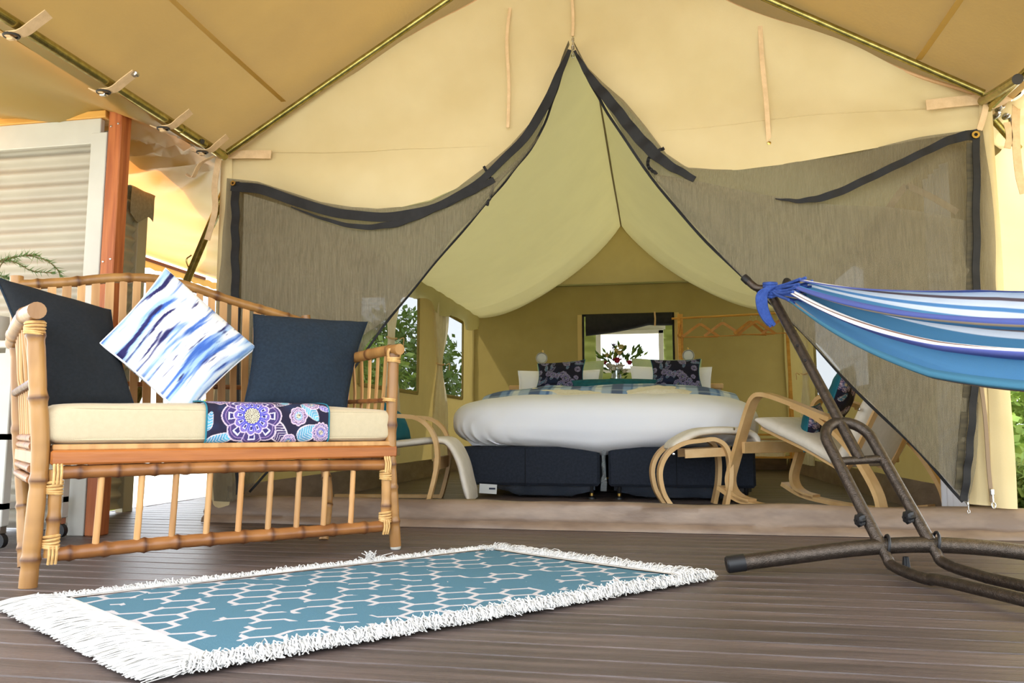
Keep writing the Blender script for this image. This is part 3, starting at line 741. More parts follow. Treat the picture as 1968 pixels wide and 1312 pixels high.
def batik(x, y, flowers, leaves, seed=0, teal=0.0):
    # dark wax-print cotton: outlined flowers and leaves; x, y in metres
    col = np.zeros(x.shape + (3,)) + np.array((30, 26, 52))
    col = blend(col, (38, 62, 98), np.clip((fbm(x * 14, y * 14, seed) - .55) * 3, 0, .7))
    for (cx, cy, a, L, W, c) in leaves:
        u = (x - cx) * math.cos(a) + (y - cy) * math.sin(a); v = -(x - cx) * math.sin(a) + (y - cy) * math.cos(a)
        t = u / L
        d = np.abs(v) / (W * np.sqrt(np.clip(1 - t * t, 1e-6, 1)) * (1 - .35 * t))
        ins = (np.abs(t) < 1) & (d < 1)
        sh = blend(np.zeros_like(col) + np.array(c), (40, 60, 110), .6 * fbm(x * 40, y * 40, seed + 2) ** 1.5)
        vein = np.abs(((u - np.abs(v) * .8) / .011) % 1 - .5) < .11
        sh = np.where(vein[..., None], np.array((216, 206, 214)), sh)
        col = np.where(ins[..., None], sh, col)
        col = np.where((ins & (d > .84))[..., None], np.array((216, 200, 208)), col)
    for (cx, cy, R, n, c1, c2) in flowers:
        r = np.hypot(x - cx, y - cy) / R; th = np.arctan2(y - cy, x - cx)
        for rad, nn, cc, ph in ((1.0, n, c1, 0), (.62, n + 4, c2, .4)):
            ed = rad * (.86 + .14 * np.abs(np.cos(nn * th / 2 + ph)))
            ins = r < ed
            col = np.where(ins[..., None], np.array(cc), col)
            pt = np.abs(np.sin(nn * th / 2 + ph))
            drop = (r > rad * .52) & (r < rad * .80) & (np.abs(np.cos(nn * th / 2 + ph)) > .80)
            col = np.where(drop[..., None], np.array((222, 214, 236)), col)
            drop2 = (r > rad * .57) & (r < rad * .74) & (np.abs(np.cos(nn * th / 2 + ph)) > .90)
            col = np.where(drop2[..., None], np.array((52, 44, 110)), col)
            lw = .0026 / R
            col = np.where((np.abs(r - ed) < lw)[..., None], np.array((214, 190, 206)), col)
            col = np.where((np.abs(r - ed * .88) < lw * .6)[..., None], np.array((150, 120, 170)), col)
            spoke = (np.abs(np.cos(nn * th / 2 + ph)) < .10) & (r > rad * .5) & ins
            col = np.where(spoke[..., None], np.array((190, 170, 200)), col)
        ctr = r < .26
        dots = np.sin(r * 70) * np.sin(th * 16) > -.1
        col = np.where(ctr[..., None], np.where(dots[..., None], np.array((226, 214, 186)), np.array((60, 46, 60))), col)
    return linv(col)
def tiedye(x, y):
    # x, y in -1..1 ; blue streaks run along y
    w = x + .05 * np.sin(y * 3 + 1) + .05 * fbm(y * 2, x * 2, 3)
    s1 = fbm(w * 6.5, y * .7, 1); s2 = fbm(w * 17, y * 1.2 + 5, 4); s3 = fbm(w * 14 + 9, y * 1.5, 8)
    col = np.zeros(x.shape + (3,)) + np.array((244, 247, 252))
    col = blend(col, (150, 190, 236), np.clip((s1 - .46) * 5, 0, .85))
    col = blend(col, (58, 100, 190), np.clip((s2 * .6 + s1 * .5 - .58) * 7, 0, .95))
    col = blend(col, (38, 36, 92), np.clip((s3 * .75 + s1 * .4 - .68) * 14, 0, 1))
    return linv(col)
def pillow(corners, thick, nrm_flip=False, n=36, pinch=.07, colf=None, colb=None, flat=.42, sagz=0.0, seed=0, wr=.05):
    TL, TR, BR, BL = [V(*c) for c in corners]
    nn = unit(np.cross(TR - TL, BL - TL)) * (-1 if nrm_flip else 1)
    mb = MB()
    g = np.linspace(-1, 1, n); A, B = np.meshgrid(g, g, indexing='ij')
    a = A * (1 - pinch * (1 - B ** 2)); b = B * (1 - pinch * (1 - A ** 2))
    s, t = (a + 1) / 2, (b + 1) / 2
    mid = ((1 - t)[..., None] * ((1 - s)[..., None] * TL + s[..., None] * TR) + t[..., None] * ((1 - s)[..., None] * BL + s[..., None] * BR))
    th = thick / 2 * (np.clip(1 - A ** 2, 0, 1) * np.clip(1 - B ** 2, 0, 1)) ** flat
    w = np.array([[nz(A[i, k] * 2.2 + seed, B[i, k] * 2.2, seed) for k in range(n)] for i in range(n)])
    for sg in (1, -1):
        P = mid + nn * (sg * th * (1 + wr * 3 * w))[..., None]
        P[..., 2] -= sagz * (1 - np.abs(B)) * 0
        col = (colb if (sg < 0 and colb is not None) else colf)(A, B) if colf is not None else None
        mb.grid(P if sg > 0 else P[::-1], col=None if col is None else (col if sg > 0 else col[::-1]))
    return mb

# ================================================================== BAMBOO BENCH
BO, BU, BV = V(-1.894, 2.167), V(.673, .739), V(-.739, .673)
BRZ = math.atan2(.739, .673)
bench = thing('bamboo_bench', 'bamboo two-seater bench with slatted back and bound cane joints', 'bench', (BO[0], BO[1], 0), BRZ)
def bw(u, v, z): q = BO + BU * u + BV * v; return V(q[0], q[1], z)
def bpx(x, y, v):
    d = ray(x, y); n = V(BV[0], BV[1], 0); t = ((BO + BV * v) @ BV) / (d @ n); return C0 + d * t
def bam(pts, r, gap=.13, seed=0, n=12, knob=.12):
    L = sum(np.linalg.norm(V(*pts[i + 1]) - V(*pts[i])) for i in range(len(pts) - 1))
    m = max(8, int(L / .012)); P = curve_pts(pts, m) if len(pts) > 2 else [V(*pts[0]) + (V(*pts[1]) - V(*pts[0])) * i / (m - 1) for i in range(m)]
    rr = []; cc = []; rs = random.Random(seed); nodes = []; s = gap * rs.uniform(.3, .9)
    while s < L: nodes.append(s); s += gap * rs.uniform(.8, 1.2)
    for i in range(m):
        s = L * i / (m - 1); d = min([abs(s - q) for q in nodes] + [9])
        k = math.exp(-(d / .010) ** 2)
        rr.append(r * (1 + 1.3 * knob * k - .05 * math.exp(-((d - .022) / .012) ** 2) + .03 * nz(s * 5, seed)))
        cc.append((0, min(1, .95 * math.exp(-(d / .0055) ** 2) + .22 * math.exp(-(d / .02) ** 2) + .35 * max(0, nz(s * 22, seed * 3.1))), 0))
    # attribute alpha of blend is read from the 'Fac' output: store as grey
    mb = MB(); mb.tube(P, rr, n, col=[(c[1],) * 3 for c in cc]); return mb
def bp(name, pts, r, gap=.13, seed=0, mat=None, par=None, n=12, knob=.12): return bam(pts, r, gap, seed, n, knob).build(name, mat or M_bam, par or bench, world=False)
bp('leg', [(-.006, 0, 0), (.0, 0, .20), (.004, 0, .40), (-.016, 0, .62), (-.034, 0, .82)], .026, .22, 1, n=16)
lr = bp('leg', [(1.266, 0, .012), (1.25, 0, .2), (1.236, 0, .40), (1.243, 0, .79)], .0225, .16, 2, n=16)
m = MB(); m.lathe([(0, 0), (.018, 0), (.021, .004), (.021, .014)], (1.266, 0, 0), n=16); m.build('foot_cap', M_white, lr, world=False)
bp('leg', [(.03, .44, 0), (.015, .50, .25), (-.01, .53, .5), (-.045, .57, 1.05)], .023, .2, 3, n=14)
bp('leg', [(1.15, .435, 0), (1.19, .49, .2), (1.16, .53, .45), (1.085, .55, 1.0)], .021, .2, 4, n=14)
bp('armrest', [(-.036, -.045, .848), (-.05, .15, .846), (-.05, .40, .82), (-.04, .58, .80)], .027, .26, 5, n=16)
bp('armrest', [(1.246, -.045, .806), (1.235, .10, .806), (1.20, .34, .79), (1.11, .55, .77)], .023, .15, 6, n=16)
bp('top_rail', [(-.05, .565, 1.015), (.12, .56, 1.045), (.31, .56, 1.085), (.50, .56, 1.092), (.75, .555, 1.035), (.95, .55, .995), (1.09, .55, .965)], .020, .17, 7, M_bam)
for k in range(22):
    u = .02 + k * .0495
    zt = interp([(-.05, 1.0), (.31, 1.075), (.5, 1.082), (.75, 1.025), (1.09, .955)], u)
    m = MB(); m.strip([(u * .985 + .01, .50, .42), (u * .99 + .005, .53, .70), (u, .553, zt)], (1, 0, 0), .027 + .002 * (k % 3), .007); m.build('back_slat', M_slat, bench, world=False)
bp('back_rail', [(.0, .515, .50), (1.17, .51, .50)], .016, .2, 8, M_bamh)
bp('back_rail', [(-.02, .545, .66), (1.14, .535, .66)], .010, .2, 9, M_bamh)
m = MB(); m.box((.642, -.006, .392), (1.225, .036, .046), bev=.006); m.build('seat_rail', pm('seat_rail_wood', (180, 108, 50), (142, 78, 34), 6, (.35, 4, 4), rough=.35, bump=.1), bench, world=False)
m = MB(); m.box((.64, .006, .424), (1.21, .045, .018), bev=.003); m.build('seat_edging', M_slat, bench, world=False)
for k in range(9):
    m = MB(); m.box((.64, .05 + k * .052, .415), (1.2, .044, .012), bev=.002); m.build('seat_slat', M_slat, bench, world=False)
bp('front_rail', [(.045, -.004, .345), (.6, -.004, .348), (1.22, -.004, .338)], .0215, .12, 10, M_bamh)
bp('front_rail', [(.045, -.002, .092), (.4, -.002, .100), (.8, -.002, .098), (1.215, -.002, .096)], .0225, .11, 11, M_bamh, knob=.16)
for u, s in ((.047, 12), (1.213, 13)): bp('stile', [(u, -.004, .085), (u + .004, -.004, .22), (u, -.004, .355)], .0195, .2, s)
for k, u in enumerate((.177, .299, .408, .521, .632, .740, .848, .955, 1.069)):
    bp('spindle', [(u - .004, 0, .105), (u, 0, .22), (u + .003, 0, .335)], .0105, .3, 20 + k, M_slat, n=10, knob=.08)
# side rails and arm slats, both ends
for u0, sg in ((-.0, -1), (1.2, 1)):
    for z, r, sd in ((.452, .013, 1), (.428, .013, 2), (.358, .013, 3), (.325, .014, 4)):
        bp('side_rail', [(u0 + .015 * sg, .02, z), (u0 + .005 * sg, .50, z)], r, .24, 40 + sd, M_bamh, n=10)
    m = MB(); m.box((u0 + .004 * sg, .26, .393), (.03, .48, .045), bev=.005); m.build('side_board', M_bam, bench, world=False)
for k in range(8):
    v = .04 + k * .058
    m = MB(); m.tube(curve_pts([(-.045, v * .92 + .03, .83), (-.028 + .008 * math.sin(k), v, .66), (-.018, v + .005, .60), (-.006, v - .004, .46)], 12), .0075, 7); m.build('arm_slat', M_slat, bench, world=False)
bp('arm_rail', [(-.03, .02, .625), (-.03, .5, .612)], .0105, .024, 60, M_bamh, knob=.3)
for k in range(7):
    v = .06 + k * .062; ub = 1.228 - .02 * (v / .5) ** 2
    m = MB(); m.strip(curve_pts([(1.24 - .10 * (v / .55) ** 2, v, .795 - .02 * v), (ub + .002, v, .62), (ub - .01, v, .46)], 10), (0, 1, 0), .017, .007); m.build('arm_slat', M_slat, bench, world=False)
bp('arm_rail', [(1.225, .02, .60), (1.19, .5, .60)], .009, .08, 61, M_bamh)
# cane bindings
def binding(c, ax, r, nrings=5, pitch=.0085, th=.0045):
    m = MB(); ax = unit(ax); a = V(0, 0, 1) if abs(ax[2]) < .9 else V(1, 0, 0); u_ = unit(np.cross(ax, a)); w_ = np.cross(ax, u_)
    for i in range(nrings):
        o = V(*c) + ax * (i - (nrings - 1) / 2) * pitch
        m.tube([o + (r + .001) * (math.cos(t) * u_ + math.sin(t) * w_) + ax * .003 * math.sin(t + i) for t in np.linspace(0, 2 * PI, 19)[:-1]], th, 6, closed=True)
    return m.build('cane_binding', M_cane, bench, world=False)
for u in (.047, 1.213):
    binding((u, -.004, .298), (0, 0, 1), .021); binding((u, -.004, .132), (0, 0, 1), .021)
    sg = 1 if u < .5 else -1
    for du in (-.006, .004, .014):
        m = MB(); x = u + sg * du
        m.tube([(x, -.028, .31), (x, -.032, .345), (x, -.02, .372)], .0045, 6); m.build('cane_binding', M_cane, bench, world=False)
        m = MB(); m.tube([(x, -.026, .122), (x, -.030, .095), (x, -.018, .066)], .0045, 6); m.build('cane_binding', M_cane, bench, world=False)
binding((-.034, 0, .795), (0, 0, 1), .0265, 5); binding((1.243, 0, .765), (0, 0, 1), .0235, 3)
binding((1.243, 0, .79), (0, 1, 0), .0265, 2); binding((1.226, 0, .60), (0, 0, 1), .023, 2)

# seat cushion: boxy cream pad
def rbox(u0, u1, v0, v1, z0, z1, r, n=10, bulge=.012, seed=0):
    # superellipse section swept along u with rounded ends
    mb = MB(); P = []; nu = 46
    for i in range(nu + 1):
        t = i / nu * 2 - 1; e = (1 - abs(t) ** 22) ** .5
        u = (u0 + u1) / 2 + (u1 - u0) / 2 * t
        row = []
        for k in range(48):
            a = 2 * PI * k / 48; ca, sa = math.cos(a), math.sin(a); q = .28
            cv = math.copysign(abs(ca) ** q, ca); cz = math.copysign(abs(sa) ** q, sa)
            sh = .80 + .20 * e if abs(t) < 1 else .80
            b = bulge * (1 - t * t)
            row.append(V(u, (v0 + v1) / 2 + cv * ((v1 - v0) / 2 - r * .2 * (1 - e)) * (1 if e > 0 else .97), (z0 + z1) / 2 + cz * ((z1 - z0) / 2 * sh + (b if cz > 0 else 0) * abs(cz)) + .003 * nz(u * 6, k * .3, seed)))
        P.append(row)
    mb.grid(P, closed_v=True); mb.f.append(tuple(range(47, -1, -1))); k = nu * 48; mb.f.append(tuple(k + q for q in range(48)))
    return mb, P
cu = thing('seat_cushion', 'long cream seat cushion lying on the bamboo bench', 'cushion', (BO[0], BO[1], .43), BRZ)
mb, CP = rbox(.018, 1.252, -.012, .50, .430, .563, .05)
def shift(mb, d): mb.v = [tuple(V(*p) + d) for p in mb.v]; return mb
shift(mb, V(0, 0, -.43)).build('pad', M_cream, cu, 50, world=False)
for z in (.447, .548):
    m = MB(); pts = []
    for a in np.linspace(0, 2 * PI, 80)[:-1]:
        ca, sa = math.cos(a), math.sin(a); pts.append((.635 + .612 * math.copysign(abs(ca) ** .12, ca), .244 + .252 * math.copysign(abs(sa) ** .2, sa), z - .43))
    m.tube(pts, .0028, 5, closed=True); m.build('piping', M_cream, cu, world=False)
# batik runner wrapped over the cushion
U0, U1 = .497, .955
FL = [(.160, .104, .108, 8, (70, 56, 110), (84, 84, 190)), (.335, .105, .034, 8, (96, 52, 84), (150, 190, 214)), (.425, .045, .036, 14, (70, 60, 110), (120, 116, 190)), (.395, .160, .03, 7, (60, 40, 86), (110, 170, 200)), (.30, .012, .028, 6, (52, 46, 100), (90, 130, 170)), (.05, .2, .05, 8, (70, 56, 110), (84, 84, 190)), (.25, .24, .06, 8, (70, 56, 110), (84, 84, 190)), (.15, .33, .06, 8, (70, 56, 110), (84, 84, 190)), (.38, .3, .06, 8, (70, 56, 110), (84, 84, 190))]
LV = [(.262, .040, -.9, .056, .032, (72, 44, 92)), (.05, .022, .35, .058, .022, (96, 186, 212)), (.008, .085, 1.3, .034, .016, (110, 200, 226)), (.375, .045, .5, .048, .030, (116, 196, 218)), (.385, .125, -.9, .048, .022, (120, 204, 224)), (.44, .135, -.6, .022, .014, (150, 130, 210)), (.14, .004, .2, .03, .014, (90, 170, 200)), (.285, .16, .3, .04, .012, (70, 44, 92)), (.3, .2, 1.3, .05, .02, (110, 200, 226)), (.1, .26, .3, .05, .02, (110, 200, 226))]
sec = []                                            # cushion section outline (v,z) from front bottom over the top to the back
for a in np.linspace(-PI * .36, PI * .62, 600):
    ca, sa = -math.cos(a), math.sin(a); q = .28
    sec.append((.244 + math.copysign(abs(ca) ** q, ca) * .262, .4975 + math.copysign(abs(sa) ** q, sa) * (.0665 + .006) + (.010 if sa > 0 else 0) * abs(sa)))
# keep the piece from the bottom front edge to the back edge, resampled by length
sec = [V(.0, v, z) for v, z in sec if z > .433]
sl = [0]
for i in range(1, len(sec)): sl.append(sl[-1] + float(np.linalg.norm(sec[i] - sec[i - 1])))
tot = min(sl[-1], .46); ns = 190; ss = np.concatenate([np.linspace(0, .20, 120), np.linspace(.204, tot, 40)])
sv = np.interp(ss, sl, [p[1] for p in sec]); sz = np.interp(ss, sl, [p[2] for p in sec])
uu = np.linspace(0, U1 - U0, 250)
Xg, Yg = np.meshgrid(uu, ss, indexing='ij')
bc = batik(Xg, Yg, FL, LV, 2)
rn = thing('table_runner', 'dark floral print runner wrapped over the cream bench cushion', 'runner', (BO[0], BO[1], .43), BRZ)
mb = MB(); cenv, cenz = .244, .50
P = [[(U0 + u, cenv + (sv[k] - cenv) * 1.006 - (.003 if sv[k] < 0.02 else 0), cenz + (sz[k] - cenz) * 1.03 - .43 + .001 * nz(u * 30, ss[k] * 30)) for k in range(len(ss))] for u in uu]
mb.grid(P, col=bc); mb.build('printed_cloth', M_print, rn, 60, world=False)
for ui in (0, -1):
    m = MB(); m.tube([P[ui][k] for k in range(0, len(ss), 2)], .0032, 6); m.build('edge_piping', M_tealtrim, rn, world=False)

# throw cushions on the bench
def seam(cs, r, mat, par, pinch=.07):
    TL, TR, BR, BL = [V(*c) for c in cs]; pts = []
    for (P0, P1, O0, O1) in ((TL, TR, BL, BR), (TR, BR, TL, BL), (BR, BL, TR, TL), (BL, TL, BR, TR)):
        for s in np.linspace(0, 1, 13)[:-1]:
            a = 2 * s - 1; q = P0 + (P1 - P0) * s; o = O0 + (O1 - O0) * s; pts.append(q + (o - q) * (pinch * (1 - a * a)) / 2)
    m = MB(); m.tube(pts, r, 6, closed=True); m.build('piping', mat, par)
def cushion(name, label, cs, thick, mat, colf=None, n=40, pinch=.07, cat='cushion', pip=None, group=None, flip=False, wr=.05, seed=1, flat=.42, colb=None):
    c = sum(V(*q) for q in cs) / 4; zmin = min(q[2] for q in cs)
    t = thing(name, label, cat, (c[0], c[1], zmin), group=group)
    pillow(cs, thick, flip, n, pinch, colf, colb, flat=flat, seed=seed, wr=wr).build('cover', mat, t, 80)
    seam(cs, .004, pip or mat, t, pinch); return t
cushion('throw_cushion', 'charcoal linen cushion in the left corner of the bamboo bench', [bpx(-8, 532, .46), bpx(212, 596, .47), bpx(258, 782, .20), bpx(84, 792, .13)], .15, M_char, pip=M_navy, seed=3)
cushion('throw_cushion', 'white and blue tie-dye cushion propped on one corner on the bench', [bpx(318, 516, .42), bpx(492, 668, .35), bpx(352, 802, .14), bpx(192, 660, .26)], .15, M_print, lambda A, B: tiedye(A * .9 + .1, B * .95), n=130, seed=5, pinch=.05, pip=M_duvet)
cushion('throw_cushion', 'navy blue linen cushion at the right end of the bamboo bench', [bpx(487, 604, .45), bpx(706, 619, .40), bpx(664, 792, .16), bpx(468, 784, .18)], .16, M_navy, seed=7, wr=.06)

# ================================================================== RUG
RA, RB, RD = V(-1.756, 1.925), V(-.629, 3.177), V(-.93, 1.40)
RC = V(.212, 2.66)
def rug_pt(s, t, z=0): q = (1 - t) * ((1 - s) * RA + s * RB) + t * ((1 - s) * RD + s * RC); return V(q[0], q[1], z)
rug = thing('area_rug', 'teal and cream patterned cotton rug with white fringe on the deck', 'rug', tuple((rug_pt(.5, .5))))
t = NT('rug_weave')
uvn = t.n('ShaderNodeUVMap'); sp = t.n('ShaderNodeSeparateXYZ'); t.l(uvn.outputs[0], sp.inputs[0])
wob = t.n('ShaderNodeTexNoise'); wob.inputs['Scale'].default_value = 7; t.l(uvn.outputs[0], wob.inputs['Vector'])
px = t.math('MULTIPLY', t.math('ADD', sp.outputs[0], t.math('MULTIPLY', t.math('SUBTRACT', wob.outputs[0], .5), .012)), 1 / .108)
py = t.math('MULTIPLY', t.math('ADD', sp.outputs[1], t.math('MULTIPLY', t.math('SUBTRACT', wob.outputs[0], .5), .010)), 1 / .086)
def hexd(ox, oy):
    a = t.math('SUBTRACT', t.math('FLOORED_MODULO', t.math('ADD', px, ox), 1.0), .5)
    b = t.math('SUBTRACT', t.math('FLOORED_MODULO', t.math('ADD', py, oy), 1.7320508), .8660254)
    return a, b
a1, b1 = hexd(0, 0); a2, b2 = hexd(.5, .8660254)
d1 = t.math('ADD', t.math('MULTIPLY', a1, a1), t.math('MULTIPLY', b1, b1)); d2 = t.math('ADD', t.math('MULTIPLY', a2, a2), t.math('MULTIPLY', b2, b2))
pick = t.math('LESS_THAN', d1, d2)
def sel(a, b): return t.math('ADD', t.math('MULTIPLY', pick, a), t.math('MULTIPLY', t.math('SUBTRACT', 1.0, pick), b))
gx = t.math('ABSOLUTE', sel(a1, a2)); gy = t.math('ABSOLUTE', sel(b1, b2))
ed = t.math('SUBTRACT', .5, t.math('MAXIMUM', gx, t.math('ADD', t.math('MULTIPLY', gx, .5), t.math('MULTIPLY', gy, .8660254))))
line = t.math('LESS_THAN', ed, .075)
vo = t.n('ShaderNodeTexVoronoi'); vo.inputs['Scale'].default_value = 13; t.l(uvn.outputs[0], vo.inputs['Vector'])
sc_ = t.n('ShaderNodeSeparateColor'); t.l(vo.outputs['Color'], sc_.inputs[0])
line = t.math('MULTIPLY', line, t.math('GREATER_THAN', sc_.outputs[0], .30))
fine = t.noise(700, (1, 1, 1), 2)
base = t.mix(t.ramp(fine, .3, .7), lin((74, 112, 132)), lin((98, 138, 156)))
colr = t.mix(line, base, t.mix(t.ramp(fine, .3, .7), lin((186, 182, 186)), lin((214, 210, 212))))
b = t.n('ShaderNodeBsdfPrincipled'); b.inputs['Roughness'].default_value = .95; b.inputs['Specular IOR Level'].default_value = .1
t.l(colr, b.inputs['Base Color']); bp_ = t.n('ShaderNodeBump'); bp_.inputs['Strength'].default_value = .3; bp_.inputs['Distance'].default_value = .004
t.l(fine, bp_.inputs['Height']); t.l(bp_.outputs[0], b.inputs['Normal']); t.l(b.outputs[0], t.out.inputs[0])
S0, S1, T0, T1 = .085, .955, .035, .945
LS, LT = float(np.linalg.norm(RB - RA)), float(np.linalg.norm(RD - RA))
def rz_(s, t_): return .007 + .006 * max(0, nz(s * 4, t_ * 3, 2)) + (.010 * max(0, nz(s * 9, 5)) if t_ > .85 else 0)
P = [[rug_pt(s, t_, rz_(s, t_)) for t_ in np.linspace(T0, T1, 40)] for s in np.linspace(S0, S1, 70)]
m = MB(); m.grid(P)
Pb = [[rug_pt(s, t_, .001) for t_ in (T0, T1)] for s in (S0, S1)]
o = m.build('woven_field', t.m, rug, 60)
uvl = o.data.uv_layers.new(name='UVMap')
st_ = [(s * LS, t_ * LT) for s in np.linspace(S0, S1, 70) for t_ in np.linspace(T0, T1, 40)]
co = np.array([c for lp in o.data.loops for c in st_[lp.vertex_index]], np.float32); uvl.data.foreach_set('uv', co)
# white woven border and fringe strands
def border(sa, sb, ta, tb, zoff=.004):
    m = MB(); P = [[rug_pt(s, t_, rz_(s, t_) + zoff) for t_ in np.linspace(ta, tb, 8 if tb - ta < .3 else 60)] for s in np.linspace(sa, sb, 8 if sb - sa < .3 else 90)]
    m.grid(P); m.build('border', M_fringe, rug, 60)
border(S0 - .012, S1 + .012, T0 - .015, T0 + .004); border(S0 - .012, S1 + .012, T1 - .006, T1 + .014)
border(S0 - .014, S0 + .002, T0 - .015, T1 + .014); border(S1 - .002, S1 + .012, T0 - .015, T1 + .014)
def fringe(n, base, out, length, lift, name, curl=.35, w=.0035):
    m = MB()
    for i in range(n):
        k = random.random(); b0 = base(k); o_ = out(k); side = V(-o_[1], o_[0], 0)
        L = length * random.uniform(.65, 1.15); d = unit(o_ + side * random.gauss(0, curl)); h0 = b0[2]; up_ = max(0, random.gauss(lift, lift * .6))
        pts = []
        for q in range(5):
            f = q / 4; pts.append(b0 + d * L * f + side * L * .25 * random.gauss(0, curl) * f * f + V(0, 0, up_ * math.sin(PI * f * .85) + (.004 - h0) * f * f + .003))
        vs = []
        for q in range(5):
            wv = np.cross(unit(pts[min(q + 1, 4)] - pts[max(q - 1, 0)]), V(0, 0, 1)); wv = unit(wv) * w / 2
            tw = V(0, 0, w * .35)
            vs += [pts[q] + wv, pts[q] + tw, pts[q] - wv]
        fs = []
        for q in range(4):
            for e in range(3): fs.append((q * 3 + e, q * 3 + (e + 1) % 3, q * 3 + 3 + (e + 1) % 3, q * 3 + 3 + e))
        m.add(vs, fs)
    m.build(name, M_fringe, rug, 0, kind='stuff')
dS = unit(np.append(RB - RA, 0)); dT = unit(np.append(RD - RA, 0))
fringe(4200, lambda k: rug_pt(S0 - .006, T0 - .02 + k * (T1 - T0 + .04), .010), lambda k: -dS, .150, .006, 'end_fringe', .10, .0036)
fringe(3200, lambda k: rug_pt(S0 - .05 + k * (S1 - S0 + .07), T1 + .008 + random.uniform(-.004, .006), .010), lambda k: dT, .036 * (1 + .5 * max(0, nz(k * 7, 1))), .014, 'front_fringe', .7)
fringe(2200, lambda k: rug_pt(S0 - .05 + k * (S1 - S0 + .07), T0 - .010, .009), lambda k: -dT, .026, .007, 'back_fringe', .6)
fringe(1500, lambda k: rug_pt(S1 + .010, T0 - .01 + k * (T1 - T0 + .03), .009), lambda k: dS, .034 * (1 + .6 * (k > .8)), .010, 'side_fringe', .6)
m = MB()
for (s, t_, hgt) in ((.66, .0, .05), (.83, -.005, .025), (.42, .0, .018), (.52, .95, .045), (.75, .95, .05), (.95, .05, .03), (.3, .95, .03)):   # stray tufts
    for i in range(40):
        b0 = rug_pt(s + random.gauss(0, .008), t_ + random.gauss(0, .005), .008); d = unit(V(random.gauss(0, .6), random.gauss(0, .6), 1)) * hgt * random.uniform(.4, 1)
        m.tube([b0, b0 + d * .6, b0 + d + V(random.gauss(0, .01), random.gauss(0, .01), -.004)], .0013, 4)
m.build('stray_tuft', M_fringe, rug, 0, kind='stuff')

# ================================================================== HAMMOCK AND STAND
st = thing('hammock_stand', 'bronze tubular steel hammock stand with arched foot bar', 'hammock stand', (.85, 2.86, 0))
FB = [(.235, 2.775, .032), (.45, 2.80, .062), (.65, 2.825, .088), (.85, 2.86, .100), (1.05, 2.89, .092), (1.25, 2.925, .068), (1.47, 2.965, .032)]
m = MB(); m.tube(curve_pts(FB, 50), .026, 18); m.build('foot_bar', M_stand, st)
for e, q in ((0, 1), (-1, -2)):
    A = V(*FB[e]); d = unit(A - V(*FB[q])); m = MB(); m.lathe([(0, .012), (.024, .011), (.0285, .006), (.0285, -.05), (.026, -.05)], A, d, 20); m.build('end_cap', M_blk, st)
topP = atY(1480, 562, 3.50)
legA0, legB0 = atY(1692, 1046, 2.835), atY(1787, 1040, 2.865)
lean = unit(topP - (legA0 + legB0) / 2)
side = unit(legB0 - legA0); sep = float(np.linalg.norm(legB0 - legA0))
# inverted U
Lu = .50; ctr0 = (legA0 + legB0) / 2
def Up(a, l): return ctr0 + side * a + lean * l
arc = [Up(-sep / 2, 0), Up(-sep / 2, .2), Up(-sep / 2, Lu - sep / 2)] + [Up(-sep / 2 * math.cos(a), Lu - sep / 2 + sep / 2 * math.sin(a)) for a in np.linspace(.2, PI - .2, 12)] + [Up(sep / 2, Lu - sep / 2), Up(sep / 2, .2), Up(sep / 2, 0)]
m = MB(); m.tube(arc, .020, 16); u_fr = m.build('loop_frame', M_stand, st)
m = MB(); m.tube([Up(-sep / 2, .33), Up(sep / 2, .33)], .015, 14); m.build('cross_bar', M_stand, st)
Lt = float(np.linalg.norm(topP - ctr0))
m = MB(); m.tube([Up(0, .33), Up(0, .5), Up(0, Lt)], .0195, 16); upr = m.build('upright', M_stand, st)
for l in (.80, .88):
    m = MB(); m.lathe([(0, .002), (.006, .002), (.007, 0)], Up(0, l) + unit(np.cross(lean, V(0, 1, 0))) * -.0 + V(-.012, -.016, .006), (-.6, -.8, .3), 10); m.build('pin_hole', M_blk, upr)
hk = curve_pts([Up(0, Lt - .03), Up(0, Lt + .02) + V(-.01, 0, 0), atY(1452, 552, 3.52), atY(1430, 533, 3.54)], 16)
m = MB(); m.tube(hk, .0165, 12); m.build('hook_arm', M_stand, st)
m = MB(); d = unit(hk[-1] - hk[-3]); m.lathe([(0, .004), (.017, .003), (.018, 0), (.018, -.03)], hk[-1], d, 14); m.build('end_cap', M_blk, st)
m = MB(); m.tube([atY(1507, 556, 3.56), atY(1513, 540, 3.60)], .018, 12); m.build('end_cap', M_blk, st)
